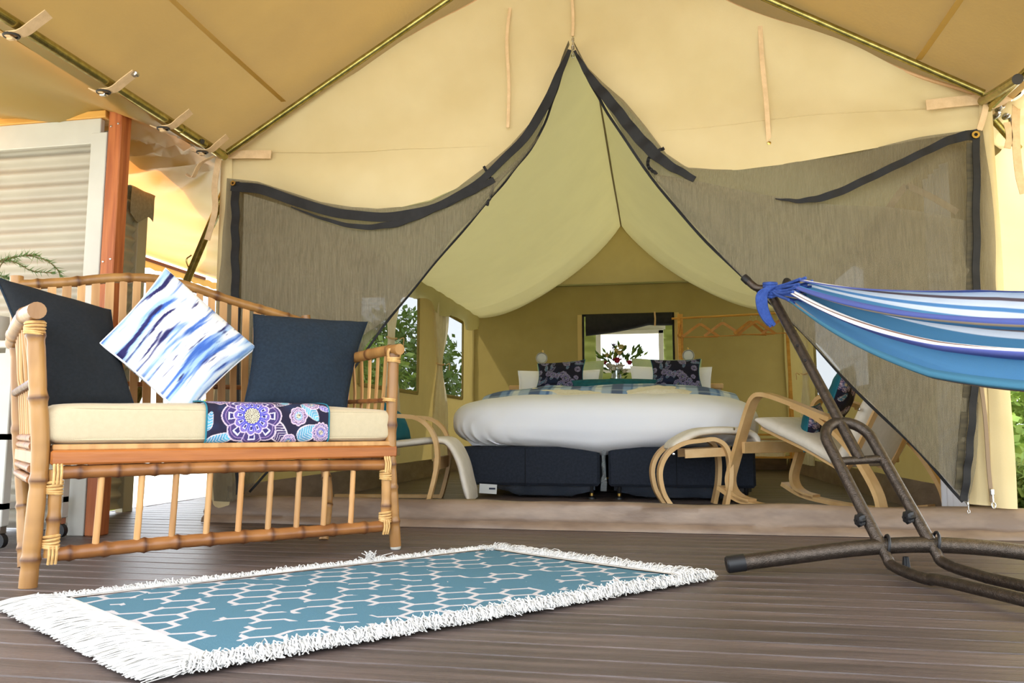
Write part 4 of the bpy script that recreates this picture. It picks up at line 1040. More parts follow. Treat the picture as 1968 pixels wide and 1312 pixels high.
# base tubes running towards the far end, knobs, clamps
ax2 = unit(V(.40, -.917, 0)); FAR = 2.2
for P0, sgn in ((legA0, -1), (legB0, 1)):
    q = [P0 + lean * .0, P0 - lean * .045 + ax2 * .0 + V(0, 0, 0), P0 + V(0, 0, -.062) + ax2 * .06, P0 + V(0, 0, -.075) + ax2 * .2, V(P0[0], P0[1], .034) + ax2 * .45, V(P0[0], P0[1], .034) + ax2 * FAR]
    m = MB(); m.tube(curve_pts(q, 40), .018, 14); m.build('base_tube', M_blk if False else M_stand, st)
    m = MB(); m.tube([P0 - lean * .005, P0 + lean * .055], .0165, 14); m.build('spigot', M_blk, st)
    c = P0 + ax2 * -.005 + V(.022, 0, 0); m = MB()
    m.tube([c + V(.005 * math.sin(a), .033 * math.cos(a), -.005 + .035 * math.sin(a)) for a in np.linspace(0, 2 * PI, 20)[:-1]], .005, 6, closed=True); m.build('clamp', M_blk, st)
    kc = P0 + lean * .095 + V(-.022, -.012, 0); m = MB()
    P = [[kc + (unit(V(-.85, -.35, -.2)) * h) + (r * (1 + .10 * math.cos(8 * a))) * (math.cos(a) * V(0, 0, 1) + math.sin(a) * unit(V(-.35, .85, 0))) for a in np.linspace(0, 2 * PI, 33)[:-1]] for r, h in ((.002, -.006), (.010, -.006), (.021, -.002), (.022, .012), (.016, .018), (.002, .019))]
    m.grid(P, closed_v=True); m.build('knob', M_blk, st)
kc = atZ(1742, 1093, .014); m = MB()
P = [[kc + V(r * (1 + .1 * math.cos(8 * a)) * math.cos(a), r * (1 + .1 * math.cos(8 * a)) * math.sin(a), h) for a in np.linspace(0, 2 * PI, 33)[:-1]] for r, h in ((.002, -.012), (.022, -.012), (.024, 0), (.012, .006), (.009, .04))]
m.grid(P, closed_v=True); m.build('knob', M_blk, st)
# far half of the stand (beyond the frame)
fc = ctr0 * V(1, 1, 0) + ax2 * FAR
perp = V(.917, .40, 0)
m = MB(); m.tube([fc + perp * q + V(0, 0, .032 + .065 * (1 - (q / .6) ** 2)) for q in np.linspace(-.6, .6, 20)], .026, 14); m.build('foot_bar', M_stand, st)
fl_ = V(lean[0] * -1, lean[1] * -1, lean[2]); fl_ = unit(ax2 * math.hypot(lean[0], lean[1]) + V(0, 0, lean[2]))
m = MB(); m.tube([fc + V(0, 0, .08), fc + V(0, 0, .08) + fl_ * (Lt - .02)], .02, 14); m.build('upright', M_stand, st)

ham = thing('hammock', 'blue and white striped cloth hammock slung from the bronze stand', 'hammock', tuple(topP))
hookP = topP + V(.0, -.01, .01)
E0 = hookP + ax2 * .15 + V(.03, 0, -.03); FARP = fc + fl_ * (Lt - .05) + V(0, 0, .06)
E1 = FARP - ax2 * .25
stripes = [(0, (80, 94, 164)), (.05, (240, 244, 250)), (.08, (120, 96, 96)), (.095, (244, 246, 250)), (.12, (96, 150, 200)), (.135, (240, 244, 250)), (.16, (92, 152, 192)), (.24, (78, 136, 176)), (.27, (176, 156, 130)), (.29, (86, 100, 172)), (.37, (70, 150, 214)), (.39, (244, 248, 252)), (.42, (126, 100, 96)), (.435, (240, 242, 248)), (.46, (84, 140, 176)), (.53, (190, 200, 204)), (.56, (110, 160, 206)), (.57, (90, 100, 172)), (.645, (244, 246, 250)), (.675, (132, 100, 92)), (.69, (246, 248, 252)), (.725, (80, 150, 200)), (.735, (244, 246, 250)), (.755, (98, 158, 202)), (.90, (200, 178, 150)), (.915, (110, 90, 84)), (.925, (66, 122, 150)), (1.0, (60, 116, 144))]
sx = [s for s, _ in stripes]; scol = linv([c for _, c in stripes])
nu, nw = 90, 260; P = []; Cc = []
perp2 = V(-.917, -.40, 0)          # towards the camera side
for i in range(nu + 1):
    s = i / nu; f = math.sin(PI * s); g_ = min(1, f * 1.35)
    c = E0 + (E1 - E0) * s; zc = c[2] - 1.3 * s * (1 - s) - .02 * g_
    row = []; cr = []
    for k in range(nw + 1):
        w = k / nw
        # three overlapping pleats hanging one below the other
        amp = .075 * (.45 + .55 * g_)
        zz = (.5 - w) * (.075 + .17 * g_) + amp * .46 * math.sin(2 * PI * 3 * w + .3 + .5 * math.sin(4 * s))
        off = (w - .45) * (.05 + .20 * g_) + amp * .9 * math.cos(2 * PI * 3 * w + .3 + .5 * math.sin(4 * s)) - .10 * (w > .82) * (w - .82) * 4 * g_
        zz += .004 * nz(w * 30, s * 6)
        row.append(V(c[0], c[1], zc + zz) + perp2 * off)
        cr.append(scol[max(0, np.searchsorted(sx, w, 'right') - 1)])
    P.append(row); Cc.append(cr)
mb = MB(); mb.grid(P, col=Cc); mb.build('striped_cloth', M_print, ham, 80)
for e, H in ((0, hookP), (nu, FARP)):
    for k in range(0, nw + 1, 16):
        a = P[e][k]; m = MB(); mid = (a + H) / 2 + V(0, 0, -.006 * (k % 3)); m.tube(curve_pts([H + V(0, .012 * math.sin(k), .012 * math.cos(k)), mid, a + (a - H) * .15], 8), .0065, 6); m.build('cord', M_cord, ham)
m = MB()
for k in range(14):
    dx = (k % 7 - 3) * .0062; dy = (k // 7) * .010; zz = random.uniform(-.012, .012)
    m.tube(curve_pts([hookP + V(.005 + dx * .6, -.025 - dy, .01), hookP + V(-.038 + dx, -.032 - dy, -.02), hookP + V(-.042 + dx, -.034 - dy, -.075), hookP + V(-.026 + dx * .9, -.035 - dy, -.125), hookP + V(-.006 + dx * .7, -.035 - dy, -.158 + zz)], 18), .0052, 6)
m.build('rope_tail', M_cord, ham)
m = MB()
for k in range(6): m.tube([hookP + V(.028 * math.cos(a) * .9, .03 * math.sin(a), -.028 + .011 * k + .008 * math.sin(a)) for a in np.linspace(0, 2 * PI, 16)[:-1]], .0072, 6, closed=True)
m.build('rope_knot', M_cord, ham)

# ================================================================== BED
BY0, BY1 = 5.50, 7.50
for a, b, lb in ((-1.365, -.385, 'charcoal upholstered bed base on the left half of the bed'), (-.325, .655, 'charcoal upholstered bed base on the right half of the bed')):
    t = thing('bed_base', lb, 'bed base', ((a + b) / 2, 6.5, 0), group='twin bed bases')
    m = MB(); m.box(((a + b) / 2, 6.5, .225), (b - a, BY1 - BY0, .27), bev=.018); m.build('box', M_base, t)
    m = MB(); m.box((a + (b - a) * .47, BY0 - .002, .225), (.006, .006, .25)); m.build('seam', pm('seam_black', (18, 20, 26), rough=.9), t)
    for x in (a + .07, b - .06):
        for y in (BY0 + .06, BY1 - .06):
            m = MB(); m.lathe([(0, .1), (.016, .1), (.014, .045), (.010, .04), (.010, .016), (.030, .012), (.032, 0), (0, 0)], (x, y, 0), n=16); lg = m.build('leg', M_blk, t)
            m = MB(); m.lathe([(.0145, .040), (.0145, .022)], (x, y, 0), n=12); m.build('brass_collar', M_brass, lg)
t = bpy.data.objects['bed_base']
m = MB(); c = atY(938, 939, 5.47); m.box(c, (.125, .003, .065), R=np.array(Matrix.Rotation(math.radians(3), 3, 'Y'))); tg = m.build('care_label', M_paper, t)
m = MB(); m.box(c + V(.03, -.003, .002), (.045, .001, .012)); m.build('printed_band', pm('ink_navy', (40, 48, 70), rough=.8), tg)
# crumpled plastic wrap hanging under the bases
for k, (a, b, zz, lb) in enumerate(((-1.12, -.42, .055, 'clear plastic wrap sagging under the left bed base'), (-.29, .63, .055, 'clear plastic wrap sagging under the right bed base'))):
    P = []
    for x in np.linspace(a, b, 60):
        e = min(1, (x - a) * 6, (b - x) * 6)
        P.append([(x, 5.52 + .02 * nz(x * 9, q) + .05 * (1 - abs(q - .5)), .092 - (.075 * math.sin(PI * q) * (.4 + .6 * e)) + .010 * nz(x * 14, q * 4, k)) for q in np.linspace(0, 1, 12)])
    m = MB(); m.grid(P); single('plastic_wrap', m, pm('wrap_dark', (60, 68, 80), rough=.1, spec=.9, alpha=.62), lb, 'plastic wrap', 'plastic wrap under the bed', smooth=25)
m = MB(); P = [[(-.355 + .026 * (s - .5) * (1 + .6 * (z < .15)) + .006 * nz(z * 20, s * 3), 5.49 - .015 * math.sin(PI * s) + .008 * nz(z * 25, s * 4), z) for s in np.linspace(0, 1, 8)] for z in np.linspace(.06, .35, 40)]
m.grid(P); single('plastic_wrap', m, M_plastic, 'clear plastic strip hanging between the two bed bases', 'plastic wrap', 'plastic wrap under the bed', smooth=25)
m = MB(); m.box((-.355, 6.52, .49), (2.0, 2.0, .25), bev=.05); single('mattress', m, M_duvet, 'white king mattress on the twin bed bases under the duvet', 'mattress')
# duvet: puffy, rolled edge hanging over the foot
P = []; cx_, cy_, cz_ = -.385, 6.25, .545
na, nb = 120, 60
for i in range(na):
    a = 2 * PI * i / na; row = []
    for k in range(nb + 1):
        ph = -PI / 2 * .97 + (PI / 2 * .97 + PI / 2) * k / nb
        ca, sa = math.cos(a), math.sin(a); q1 = .36; q2 = .42 if ph > 0 else .22
        ex = math.copysign(abs(ca) ** q1, ca); ey = math.copysign(abs(sa) ** q1, sa)
        cp = max(0, math.cos(ph)) ** q2; sp_ = math.copysign(abs(math.sin(ph)) ** .8, math.sin(ph))
        x = cx_ + 1.11 * ex * cp; y = cy_ + .86 * ey * cp; z = cz_ + (.195 if sp_ > 0 else .20) * sp_
        if sp_ < 0:                      # the hanging edge: gathers
            x += .018 * math.sin(a * 33 + 2 * nz(a * 3, 1)) * -sp_; y += .020 * math.sin(a * 41 + 2 * nz(a * 4, 2)) * -sp_
            z += .022 * nz(x * 3.2, y * 3.2, 4) * -sp_ - .05 * math.exp(-((x + .33) / .22) ** 2) * -sp_ * (sa < 0)
        fold = .016 * nz(x * 2.6 + z, y * 2.6, z * 3 + 1) + .007 * nz(x * 7, z * 7 + y * 4, 2)
        y += (.045 * nz(x * 5 + z * 4, z * 2.5, 8) + .030 * nz(x * 11 - z * 9, z * 5, 9)) * max(0, 1 - (z - .34) / .3) * (sa < 0)
        row.append((x, y, z + fold))
    P.append(row)
m = MB(); m.grid(P, closed_u=True); single('duvet', m, M_duvet, 'puffy white duvet hanging over the foot of the bed', 'duvet', smooth=80)
def top_z(x): return .60 + .145 * max(0, 1 - abs((x + .385) / 1.12) ** 3.2) ** .5
# plaid blanket across the bed
def plaid(x, y):
    col = np.zeros(x.shape + (3,)) + np.array((172, 196, 232))
    for f, w, c, ph in ((.34, .09, (88, 108, 154), .0), (.34, .05, (226, 236, 250), .14), (.34, .03, (86, 124, 196), .20), (.34, .06, (132, 168, 224), .25)):
        col = np.where((((x + ph) % f) < w)[..., None], np.array(c), col)
    for f, w, c, ph in ((.3, .08, (74, 94, 140), .1), (.3, .03, (200, 214, 236), .2)):
        col = np.where((((y + ph) % f) < w)[..., None], col * .55 + np.array(c) * .45, col)
    return linv(col)
xs = np.linspace(-1.50, .73, 170); ys = 6.75 - .45 * np.cos(np.linspace(.02, PI * .9, 60))
Xg, Yg = np.meshgrid(xs, ys, indexing='ij'); Zg = np.zeros_like(Xg)
for i, x in enumerate(xs):
    for k, y in enumerate(ys): Zg[i, k] = top_z(x) - .05 + .160 * (1 - ((y - 6.75) / .45) ** 2) ** .5 + .018 * nz(x * 4, y * 4, 6) - (.20 * max(0, abs(x + .385) - 1.04) / .08 if abs(x + .385) > 1.04 else 0)
m = MB(); m.grid(np.stack([Xg, Yg, Zg], -1), col=plaid(Xg, Yg)); single('plaid_blanket', m, M_print, 'blue plaid blanket spread across the upper half of the bed', 'blanket', smooth=80)
# cream throw lying over the blanket in two swathes
def throw(name, label, x0, x1, yc, hw, hgt, slope, seed):
    P = []
    for s in np.linspace(0, 1, 60):
        x = x0 + (x1 - x0) * s; e = (min(1, s * 9 + .05) * (1 - s) ** .55) if seed == 1 else math.sin(PI * min(.99, max(0.01, s))) ** .8
        P.append([(x, yc - slope * (s - .5) + hw * math.cos(a) * (.6 + .4 * e), top_z(x) - .02 + (hgt * e + .01 * math.sin(a * 7 + s * 9 + seed)) * max(0, math.sin(a)) ** .6 + .006 * nz(s * 14, a * 3, seed)) for a in np.linspace(.0, PI, 34)])
    m = MB(); m.grid(P); return single(name, m, M_throw, label, 'throw', 'cream throws on the bed', smooth=80)
throw('knit_throw', 'cream throw folded over the left side of the plaid blanket', -1.10, -.25, 6.48, .20, .112, .26, 1)
throw('knit_throw', 'cream throw humped on the blanket below the right floral cushion', -.36, .46, 6.50, .20, .104, -.05, 4)
# pillows
def bpil(name, lab, x0, x1, y, z0, z1, th, mat, tilt=.12, lift=(0, 0), cat='pillow', group=None, colf=None, pip=None, n=36, pinch=.06, seed=0):
    cs = [(x0, y + tilt, z1 + lift[0]), (x1, y + tilt, z1 + lift[1]), (x1, y, z0), (x0, y, z0)]
    return cushion(name, lab, cs, th, mat, colf, n, pinch, cat, pip, group, False, .05, seed)
g_ = 'pillows at the head of the bed'
bpil('pillow', 'sage green pillow standing behind the left floral cushion', -1.12, -.47, 7.40, .665, 1.14, .13, M_sage, .14, (-.03, .0), group=g_, seed=2)
bpil('pillow', 'sage green pillow standing below the open back window', -.21, .44, 7.40, .665, 1.155, .13, M_sage, .14, (.0, -.02), group=g_, seed=3)
bpil('pillow', 'white pillow at the left side of the bed head', -1.28, -.50, 7.26, .665, 1.035, .14, M_duvet, .10, (0, 0), group=g_, seed=4)
bpil('pillow', 'white pillow at the right side of the bed head', -.22, .52, 7.26, .665, 1.045, .14, M_duvet, .10, (.02, 0), group=g_, seed=5)
rs = random.Random(3)
fl2 = [(rs.uniform(-.22, .22), rs.uniform(-.15, .15), rs.uniform(.018, .04), rs.choice((7, 8, 9)), rs.choice(((58, 60, 92), (72, 58, 92), (44, 60, 96))), rs.choice(((84, 90, 130), (80, 120, 140), (110, 104, 130)))) for _ in range(22)]
lv2 = [(rs.uniform(-.22, .22), rs.uniform(-.15, .15), rs.uniform(0, 6), rs.uniform(.03, .05), .015, rs.choice(((110, 150, 170), (84, 60, 100), (130, 170, 180)))) for _ in range(16)]
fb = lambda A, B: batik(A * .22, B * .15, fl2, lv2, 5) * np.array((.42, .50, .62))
bpil('floral_cushion', 'dark floral print cushion before the left pillows', -1.06, -.62, 7.05, .84, 1.085, .12, M_print, .12, (.0, .03), 'cushion', 'floral cushions on the bed', fb, M_tealtrim, 90, .10, 6)
bpil('floral_cushion', 'dark floral print cushion before the right pillows', -.03, .41, 7.05, .84, 1.085, .12, M_print, .12, (.02, .02), 'cushion', 'floral cushions on the bed', fb, M_tealtrim, 90, .10, 7)
bpil('lumbar_cushion', 'long teal lumbar cushion laid across the middle of the bed', -.73, .02, 6.93, .80, .925, .12, M_teal, .10, (-.01, -.01), 'cushion', None, None, None, 40, .05, 8)
# low headboard ledge that carries lamps and flowers
hb = thing('headboard', 'low cream headboard ledge behind the pillows', 'headboard', (-.385, 7.66, 0))
m = MB(); m.box((-.385, 7.68, .44), (2.0, .16, .84), bev=.01); m.build('panel', M_seat, hb)
m = MB(); m.box((-.385, 7.67, .885), (2.04, .22, .05), bev=.008); m.build('ledge', M_birch, hb)
def lamp(name, label, px, py, sgn):
    c = atY(px, py, 7.62); t = thing(name, label, 'lamp', (c[0], 7.68, .91), group='bedside lamps')
    m = MB(); m.lathe([(0, .028), (.045, .026), (.05, .02), (.05, 0), (0, 0)], (c[0] + .015 * sgn, 7.69, .91), n=18); m.build('base', M_brass, t)
    m = MB(); m.tube(curve_pts([(c[0] + .015 * sgn, 7.69, .93), (c[0] + .03 * sgn, 7.70, 1.05), (c[0] + .02 * sgn, 7.71, c[2] + .02), (c[0], 7.70, c[2] + .05)], 14), .008, 8); m.build('arm', M_brass, t)
    ax = unit(V(-.1 * sgn, -1, -.15)); m = MB()
    m.lathe([(.012, -.085), (.022, -.08), (.036, -.05), (.052, 0), (.056, .012), (.058, .012), (.054, 0), (.037, -.052), (.02, -.083)], c, ax, 24); sh = m.build('shade', M_white, t)
    m = MB(); m.lathe([(0, .004), (.03, .003), (.047, -.004)], c, ax, 20); m.build('diffuser', M_paper, sh)
    m = MB(); m.lathe([(0, .012), (.010, .008), (.010, -.01), (0, -.012)], (c[0], 7.70, c[2] + .075), n=10); m.build('knob', M_brass, t)
lamp('reading_lamp', 'small white reading lamp above the left floral cushion', 1041, 688, -1)
lamp('reading_lamp', 'small white reading lamp above the right floral cushion', 1323, 683, 1)
# flowers
vc = V(-.36, 7.66, .91)
fv = thing('flower_vase', 'silver vase of mixed red, white and cream flowers on the headboard', 'flowers', tuple(vc))
m = MB(); m.lathe([(0, 0), (.04, 0), (.052, .03), (.054, .08), (.042, .13), (.048, .15), (.044, .15), (.038, .13)], vc, n=24); m.build('vase', M_glassv, fv)
def blossom(c, r, mat, n=9, up_=.5, lay=3):
    m = MB()
    for L in range(lay):
        for k in range(n - L):
            a = 2 * PI * k / (n - L) + L * .5; d = V(math.cos(a), math.sin(a) * .9, up_ * (.3 + .6 * L)); d = unit(d); sd = unit(np.cross(d, V(0, 0, 1))); nn = np.cross(sd, d); rr = r * (1 - .22 * L)
            pts = [V(*c), c + d * rr * .5 + sd * rr * .32 + nn * rr * .1, c + d * rr + nn * rr * .25, c + d * rr * .5 - sd * rr * .32 + nn * rr * .1]
            m.add(pts, [(0, 1, 2, 3)])
    m.ball(V(*c) + V(0, 0, r * .15), r * .42, 5)
    return m
def fpt(px, py, y=7.62): return atY(px, py, y)
for px, py, r, mat in ((1186, 694, .055, M_red), (1210, 698, .045, M_red), (1162, 698, .035, M_red), (1178, 708, .062, M_wht), (1192, 706, .055, M_wht), (1170, 704, .05, M_wht), (1194, 668, .05, M_yel), (1190, 679, .045, M_yel), (1166, 684, .04, M_yel), (1184, 674, .035, M_yel), (1200, 714, .04, M_wht), (1180, 663, .022, M_lil), (1178, 669, .018, M_lil)):
    c = fpt(px, py, 7.60 + random.uniform(-.03, .03)); fo = blossom(c, r * 1.25, mat).build('blossom', mat, fv, 0)
    m = MB(); m.tube(curve_pts([vc + V(0, 0, .1), (vc + c) / 2 + V(random.gauss(0, .01), 0, .04), c], 8), .003, 5); m.build('stem', M_leafd, fv)
for k in range(90):
    px, py = random.choice(((1172, 690), (1182, 684), (1200, 690), (1215, 684), (1222, 680), (1175, 716), (1200, 718), (1165, 690), (1186, 672)))
    c = fpt(px + random.gauss(0, 6), py + random.gauss(2, 5), 7.62 + random.uniform(-.04, .04)); d = unit(c - vc - V(0, 0, .08)); d = unit(d + V(*np.random.default_rng(k).normal(0, .35, 3))); sd = unit(np.cross(d, V(.2, 1, .1))); L = random.uniform(.05, .10)
    m = MB(); m.add([c, c + d * L * .5 + sd * L * .16, c + d * L, c + d * L * .5 - sd * L * .16, c + d * L * .5 + V(0, .004, 0)], [(0, 1, 4), (1, 2, 4), (2, 3, 4), (3, 0, 4)]); m.build('leaf', M_leaf if k % 3 else M_leafy, fv, 0)

# ================================================================== CLOTHES RACK
rk = thing('clothes_rack', 'pale timber clothes rack against the back wall', 'clothes rack', (.92, 9.6, 0))
RKY = 9.6; za, zb = 1.815, 1.85
def rack_z(x): return za + (zb - za) * (x - .3) / 1.25
m = MB(); m.tube([(.22, RKY, rack_z(.22)), (1.62, RKY, rack_z(1.62))], .013, 10); m.build('rail', M_pine, rk)
for x, dx in ((.32, .0), (1.56, .0)):
    for sg in (-1, 1):
        A, B = V(x + .015 * sg, RKY, rack_z(x) + .05), V(x + .015 * sg + .0, RKY + .22 * sg, 0); m = MB(); m.strip([A, B], (1, 0, 0), .034, .03); m.build('leg', M_pine, rk)
for z in (.16, .42):
    m = MB(); m.box((.94, RKY, z), (1.3, .34, .02), bev=.003); m.build('shelf', M_pine, rk)
bk = thing('storage_basket', 'pale woven basket on the rack shelf behind the rocking chair', 'basket', (1.25, 9.6, .17))
m = MB(); P = [[(1.25 + (.22 + .02 * z / .2) * math.copysign(abs(math.cos(a)) ** .5, math.cos(a)), 9.6 + (.13 + .01 * z / .2) * math.copysign(abs(math.sin(a)) ** .5, math.sin(a)), .171 + z + .002 * math.sin(a * 40)) for a in np.linspace(0, 2 * PI, 49)[:-1]] for z in np.linspace(0, .19, 8)]
m.grid(P, closed_v=True); m.f.append(tuple(range(47, -1, -1))); m.build('body', M_throw, bk)
m = MB(); m.tube([V(*p) + V(0, 0, .004) for p in P[-1]], .008, 6, closed=True); m.build('rim', M_birch, bk)
hang0 = None
HL = ((1307, 'wooden hanger edge-on at the left end of the rail', 80), (1345, 'wooden hanger second from the left on the rail', 6), (1388, 'wooden hanger third from the left on the rail', -6), (1441, 'wooden hanger half hidden behind its neighbour on the rail', 24), (1453, 'wooden hanger overlapping its neighbour on the rail', 4), (1500, 'wooden hanger behind the hammock stand upright', -10))
for px, lb, ang in HL:
    x = atY(px, 606, RKY)[0]; z = rack_z(x)
    if hang0 is None:
        t = thing('coat_hanger', lb, 'hanger', (x, RKY, z), math.radians(ang), 'hangers on the clothes rack'); hang0 = t
        m = MB(); m.strip(curve_pts([(-.215, 0, -.235), (-.12, 0, -.165), (-.03, 0, -.10), (0, 0, -.088), (.03, 0, -.10), (.12, 0, -.165), (.215, 0, -.235)], 30), (0, 0, 1), .032, .014); m.build('shoulder_bar', M_hang, t, world=False)
        m = MB(); m.tube([(-.2, 0, -.24), (.2, 0, -.24)], .006, 8); m.build('trouser_bar', M_hang, t, world=False)
        m = MB(); m.tube([(0, 0, -.09), (0, 0, -.05)] + [(.022 * math.sin(a) + .0, 0, -.02 + -.03 + .03 + .02 * -math.cos(a) * 1.0) for a in np.linspace(.1, 4.4, 14)], .0025, 6); m.build('hook', M_chrome, t, world=False)
    else:
        t = hang0.copy(); COL.objects.link(t); t.location = (x, RKY, z); t.rotation_euler = (0, 0, math.radians(ang)); t['label'] = lb
        for ch in list(hang0.children):
            c = ch.copy(); COL.objects.link(c); c.parent = t

# ================================================================== CURTAINS AND VALANCE
def curtain(name, label, X, ya, yb, z0, z1, tie, seed, depth=.04, mat=None, gather=.35):
    t = thing(name, label, 'curtain', (X, (ya + yb) / 2, z0), group='tied curtains'); P = []
    sgn = 1 if X < TC else -1
    for z in np.linspace(z1, z0, 50):
        k = 1 - (1 - gather) * math.exp(-((z - tie) / .28) ** 2); yc = (ya + yb) / 2
        P.append([(X + sgn * depth * (.5 + .5 * math.sin(q * 24 + seed + .6 * math.sin(z * 4))) * (.5 + .5 * k), yc + (yb - ya) / 2 * (q * 2 - 1) * k, z) for q in np.linspace(0, 1, 60)])
    m = MB(); m.grid(P); m.build('drape', mat or M_curt, t, 80)
    m = MB(); yc = (ya + yb) / 2; r = (yb - ya) / 2 * gather + .01
    m.tube([(X + sgn * (.02 + .03 * math.sin(a)), yc + r * math.cos(a), tie + .008 * math.sin(a * 2)) for a in np.linspace(0, 2 * PI, 24)[:-1]], .008, 6, closed=True); m.build('tie_band', M_web, t)
    m = MB(); m.tube(curve_pts([(X + sgn * .06, yc + r * .9, tie), (X + sgn * .08, yc + r + .05, tie + .02), (X + sgn * .08, yc + r + .04, tie - .05)], 8), .005, 6); m.build('tie_end', M_web, t)
curtain('window_curtain', 'cream curtain tied back at the window nearer the doorway', XL + .02, 6.35, 6.85, .25, 1.86, 1.28, 1)
curtain('window_curtain', 'cream curtain tied back between the two left windows', XL + .02, 7.93, 8.48, .15, 1.84, 1.18, 2)
curtain('window_curtain', 'pale curtain hanging on the right tent wall by the rack', XR - .0, 8.25, 8.75, .12, 1.86, 1.05, 3)
curtain('window_curtain', 'pale curtain end hanging behind the right net flap', XR - .03, 4.28, 4.60, .05, 1.86, .9, 4, .03, M_duvet, .7)
for X, ya, yb, nm, lb in ((XL + .07, 6.9, 9.95, 'trim_5', 'cream scalloped valance along the left wall eave'), (XR - .06, 6.0, 9.95, 'trim_6', 'cream scalloped valance along the right wall eave')):
    P = []
    for y in np.linspace(ya, yb, 90):
        zb_ = 1.745 + .035 * math.sin(y * 5.2) + .02 * nz(y * 3, 2)
        P.append([(X + .025 * math.sin(y * 9 + 2 * t_) * t_, y, 1.95 + (zb_ - 1.95) * t_) for t_ in np.linspace(0, 1, 8)])
    m = MB(); m.grid(P); struct(nm, m, M_ceil, lb, smooth=80)

# ================================================================== ARMCHAIRS
def plane_pt(px, py, O, D):
    # point of the vertical plane through O with horizontal direction D
    d = ray(px, py); n = V(D[1], -D[0], 0); t = ((V(O[0], O[1], 0) - C0) @ n) / (d @ n); return C0 + d * t
def slab(path, S, w, th, n=40):
    # upholstered pad: path of its near edge, swept along S by w, thickness th
    P = curve_pts(path, n); mb = MB(); R = []
    for i in range(n):
        T = unit(P[min(i + 1, n - 1)] - P[max(i - 1, 0)]); N = unit(np.cross(V(*S), T)); row = []
        e = min(1, i / 2, (n - 1 - i) / 2) * .6 + .4
        for k in range(20):
            a = 2 * PI * k / 20; ca, sa = math.cos(a), math.sin(a)
            row.append(P[i] + V(*S) * (w / 2 + w / 2 * math.copysign(abs(ca) ** .35, ca)) + N * (th / 2 * e * math.copysign(abs(sa) ** .7, sa)))
        R.append(row)
    mb.grid(R, closed_v=True); mb.f.append(tuple(range(19, -1, -1))); q = (n - 1) * 20; mb.f.append(tuple(q + k for k in range(20)))
    return mb, P
# --- rocking chair on the right
S = V(.74, .673, 0); Fd = V(-.673, .74, 0); O = V(.487, 5.07, 0)
rc_ = thing('rocking_chair', 'bentwood rocking armchair with white cushion right of the bed', 'armchair', (.95, 4.95, 0))
W = .60
def nearp(tab, off=0): return [plane_pt(x, y, O, Fd) + S * off for x, y in tab]
arm = nearp([(1600, 806), (1560, 790), (1510, 770), (1470, 758), (1452, 764), (1440, 790), (1425, 840), (1411, 890), (1404, 920), (1409, 942), (1424, 956), (1446, 963)])
rear = nearp([(1526, 780), (1575, 804), (1612, 836), (1642, 870), (1669, 912), (1688, 950), (1697, 985)])
rock0 = nearp([(1386, 936), (1420, 958)])
zend = .012
rocker = [rock0[0], rock0[1], V(*(rock0[1][:2] + (-Fd[:2]) * .16), .03), V(*(rock0[1][:2] + (-Fd[:2]) * .38), .012), V(*(rock0[1][:2] + (-Fd[:2]) * .62), .012), V(*(rock0[1][:2] + (-Fd[:2]) * .86), .05)]
for off in (0, W):
    for nm, path, w, th in (('arm_frame', arm, .075, .026), ('rear_leg', rear, .07, .024), ('rocker', rocker, .075, .026)):
        m = MB(); m.strip([p + S * off for p in curve_pts(path, 40)], S, w, th); fo = m.build(nm, M_birch, rc_)
    for x, y in ((1417, 824), (1409, 858)):
        c = plane_pt(x, y, O, Fd) + S * (off - .028); m = MB(); m.lathe([(0, -.004), (.008, -.003), (.009, 0)], c, S, 10); m.build('bolt', M_chrome, rc_)
for i, (x, y) in enumerate(((1428, 860), (1600, 880))):
    c = plane_pt(x, y, O, Fd); m = MB(); m.box((c + S * W / 2), (W, .024, .07), R=np.stack([S, V(-S[1], S[0], 0), V(0, 0, 1)], 1), bev=.003); m.build('cross_rail', M_birch, rc_)
sp = nearp([(1443, 806), (1480, 824), (1530, 848), (1575, 874), (1596, 884), (1610, 868), (1632, 822), (1662, 760), (1700, 690)], .035)
mb, PP = slab(sp, S, W - .07, .085); mb.build('seat_pad', M_seat, rc_, 60)
und = [p + V(0, 0, -.05) + (-Fd) * .012 for p in sp]
for off in (.06, W - .15):
    m = MB(); m.strip([p + S * off for p in curve_pts(und, 40)], S, .045, .02); m.build('seat_frame', M_birch, rc_)
c = plane_pt(1650, 786, O, Fd) + S * .005; m = MB(); m.lathe([(0, -.004), (.009, -.003), (.010, 0)], c, S, 10); m.build('bolt', M_chrome, rc_)
rs = random.Random(9)
fl3 = [(rs.uniform(-.2, .2), rs.uniform(-.2, .2), rs.uniform(.05, .08), 8, (60, 56, 110), (110, 130, 190)) for _ in range(9)]
lv3 = [(rs.uniform(-.2, .2), rs.uniform(-.2, .2), rs.uniform(0, 6), .05, .02, (110, 170, 200)) for _ in range(9)]
fb3 = lambda A, B: batik(A * .2, B * .2, fl3, lv3, 7)
tealc = lambda A, B: linv(np.zeros(A.shape + (3,)) + np.array((20, 100, 118)))
def ch_cush(label, pts, th, flip=False, near=True):
    cs = [plane_pt(x, y, O + S * b, Fd) for x, y, b in pts]
    # one face printed, the other plain teal
    return cushion('chair_cushion', label, cs, th, M_print, fb3, 60, .05, 'cushion', M_tealtrim, 'cushions on the rocking chair', flip, .04, 4, .5, tealc)
ch_cush('floral and teal cushion lying on the rocking chair seat', [(1556, 782, .12), (1576, 775, .50), (1572, 872, .50), (1545, 868, .12)], .13, True)
ch_cush('floral and teal cushion leaning high on the rocking chair back', [(1620, 712, .16), (1640, 700, .5), (1622, 802, .5), (1592, 792, .14)], .13, True)
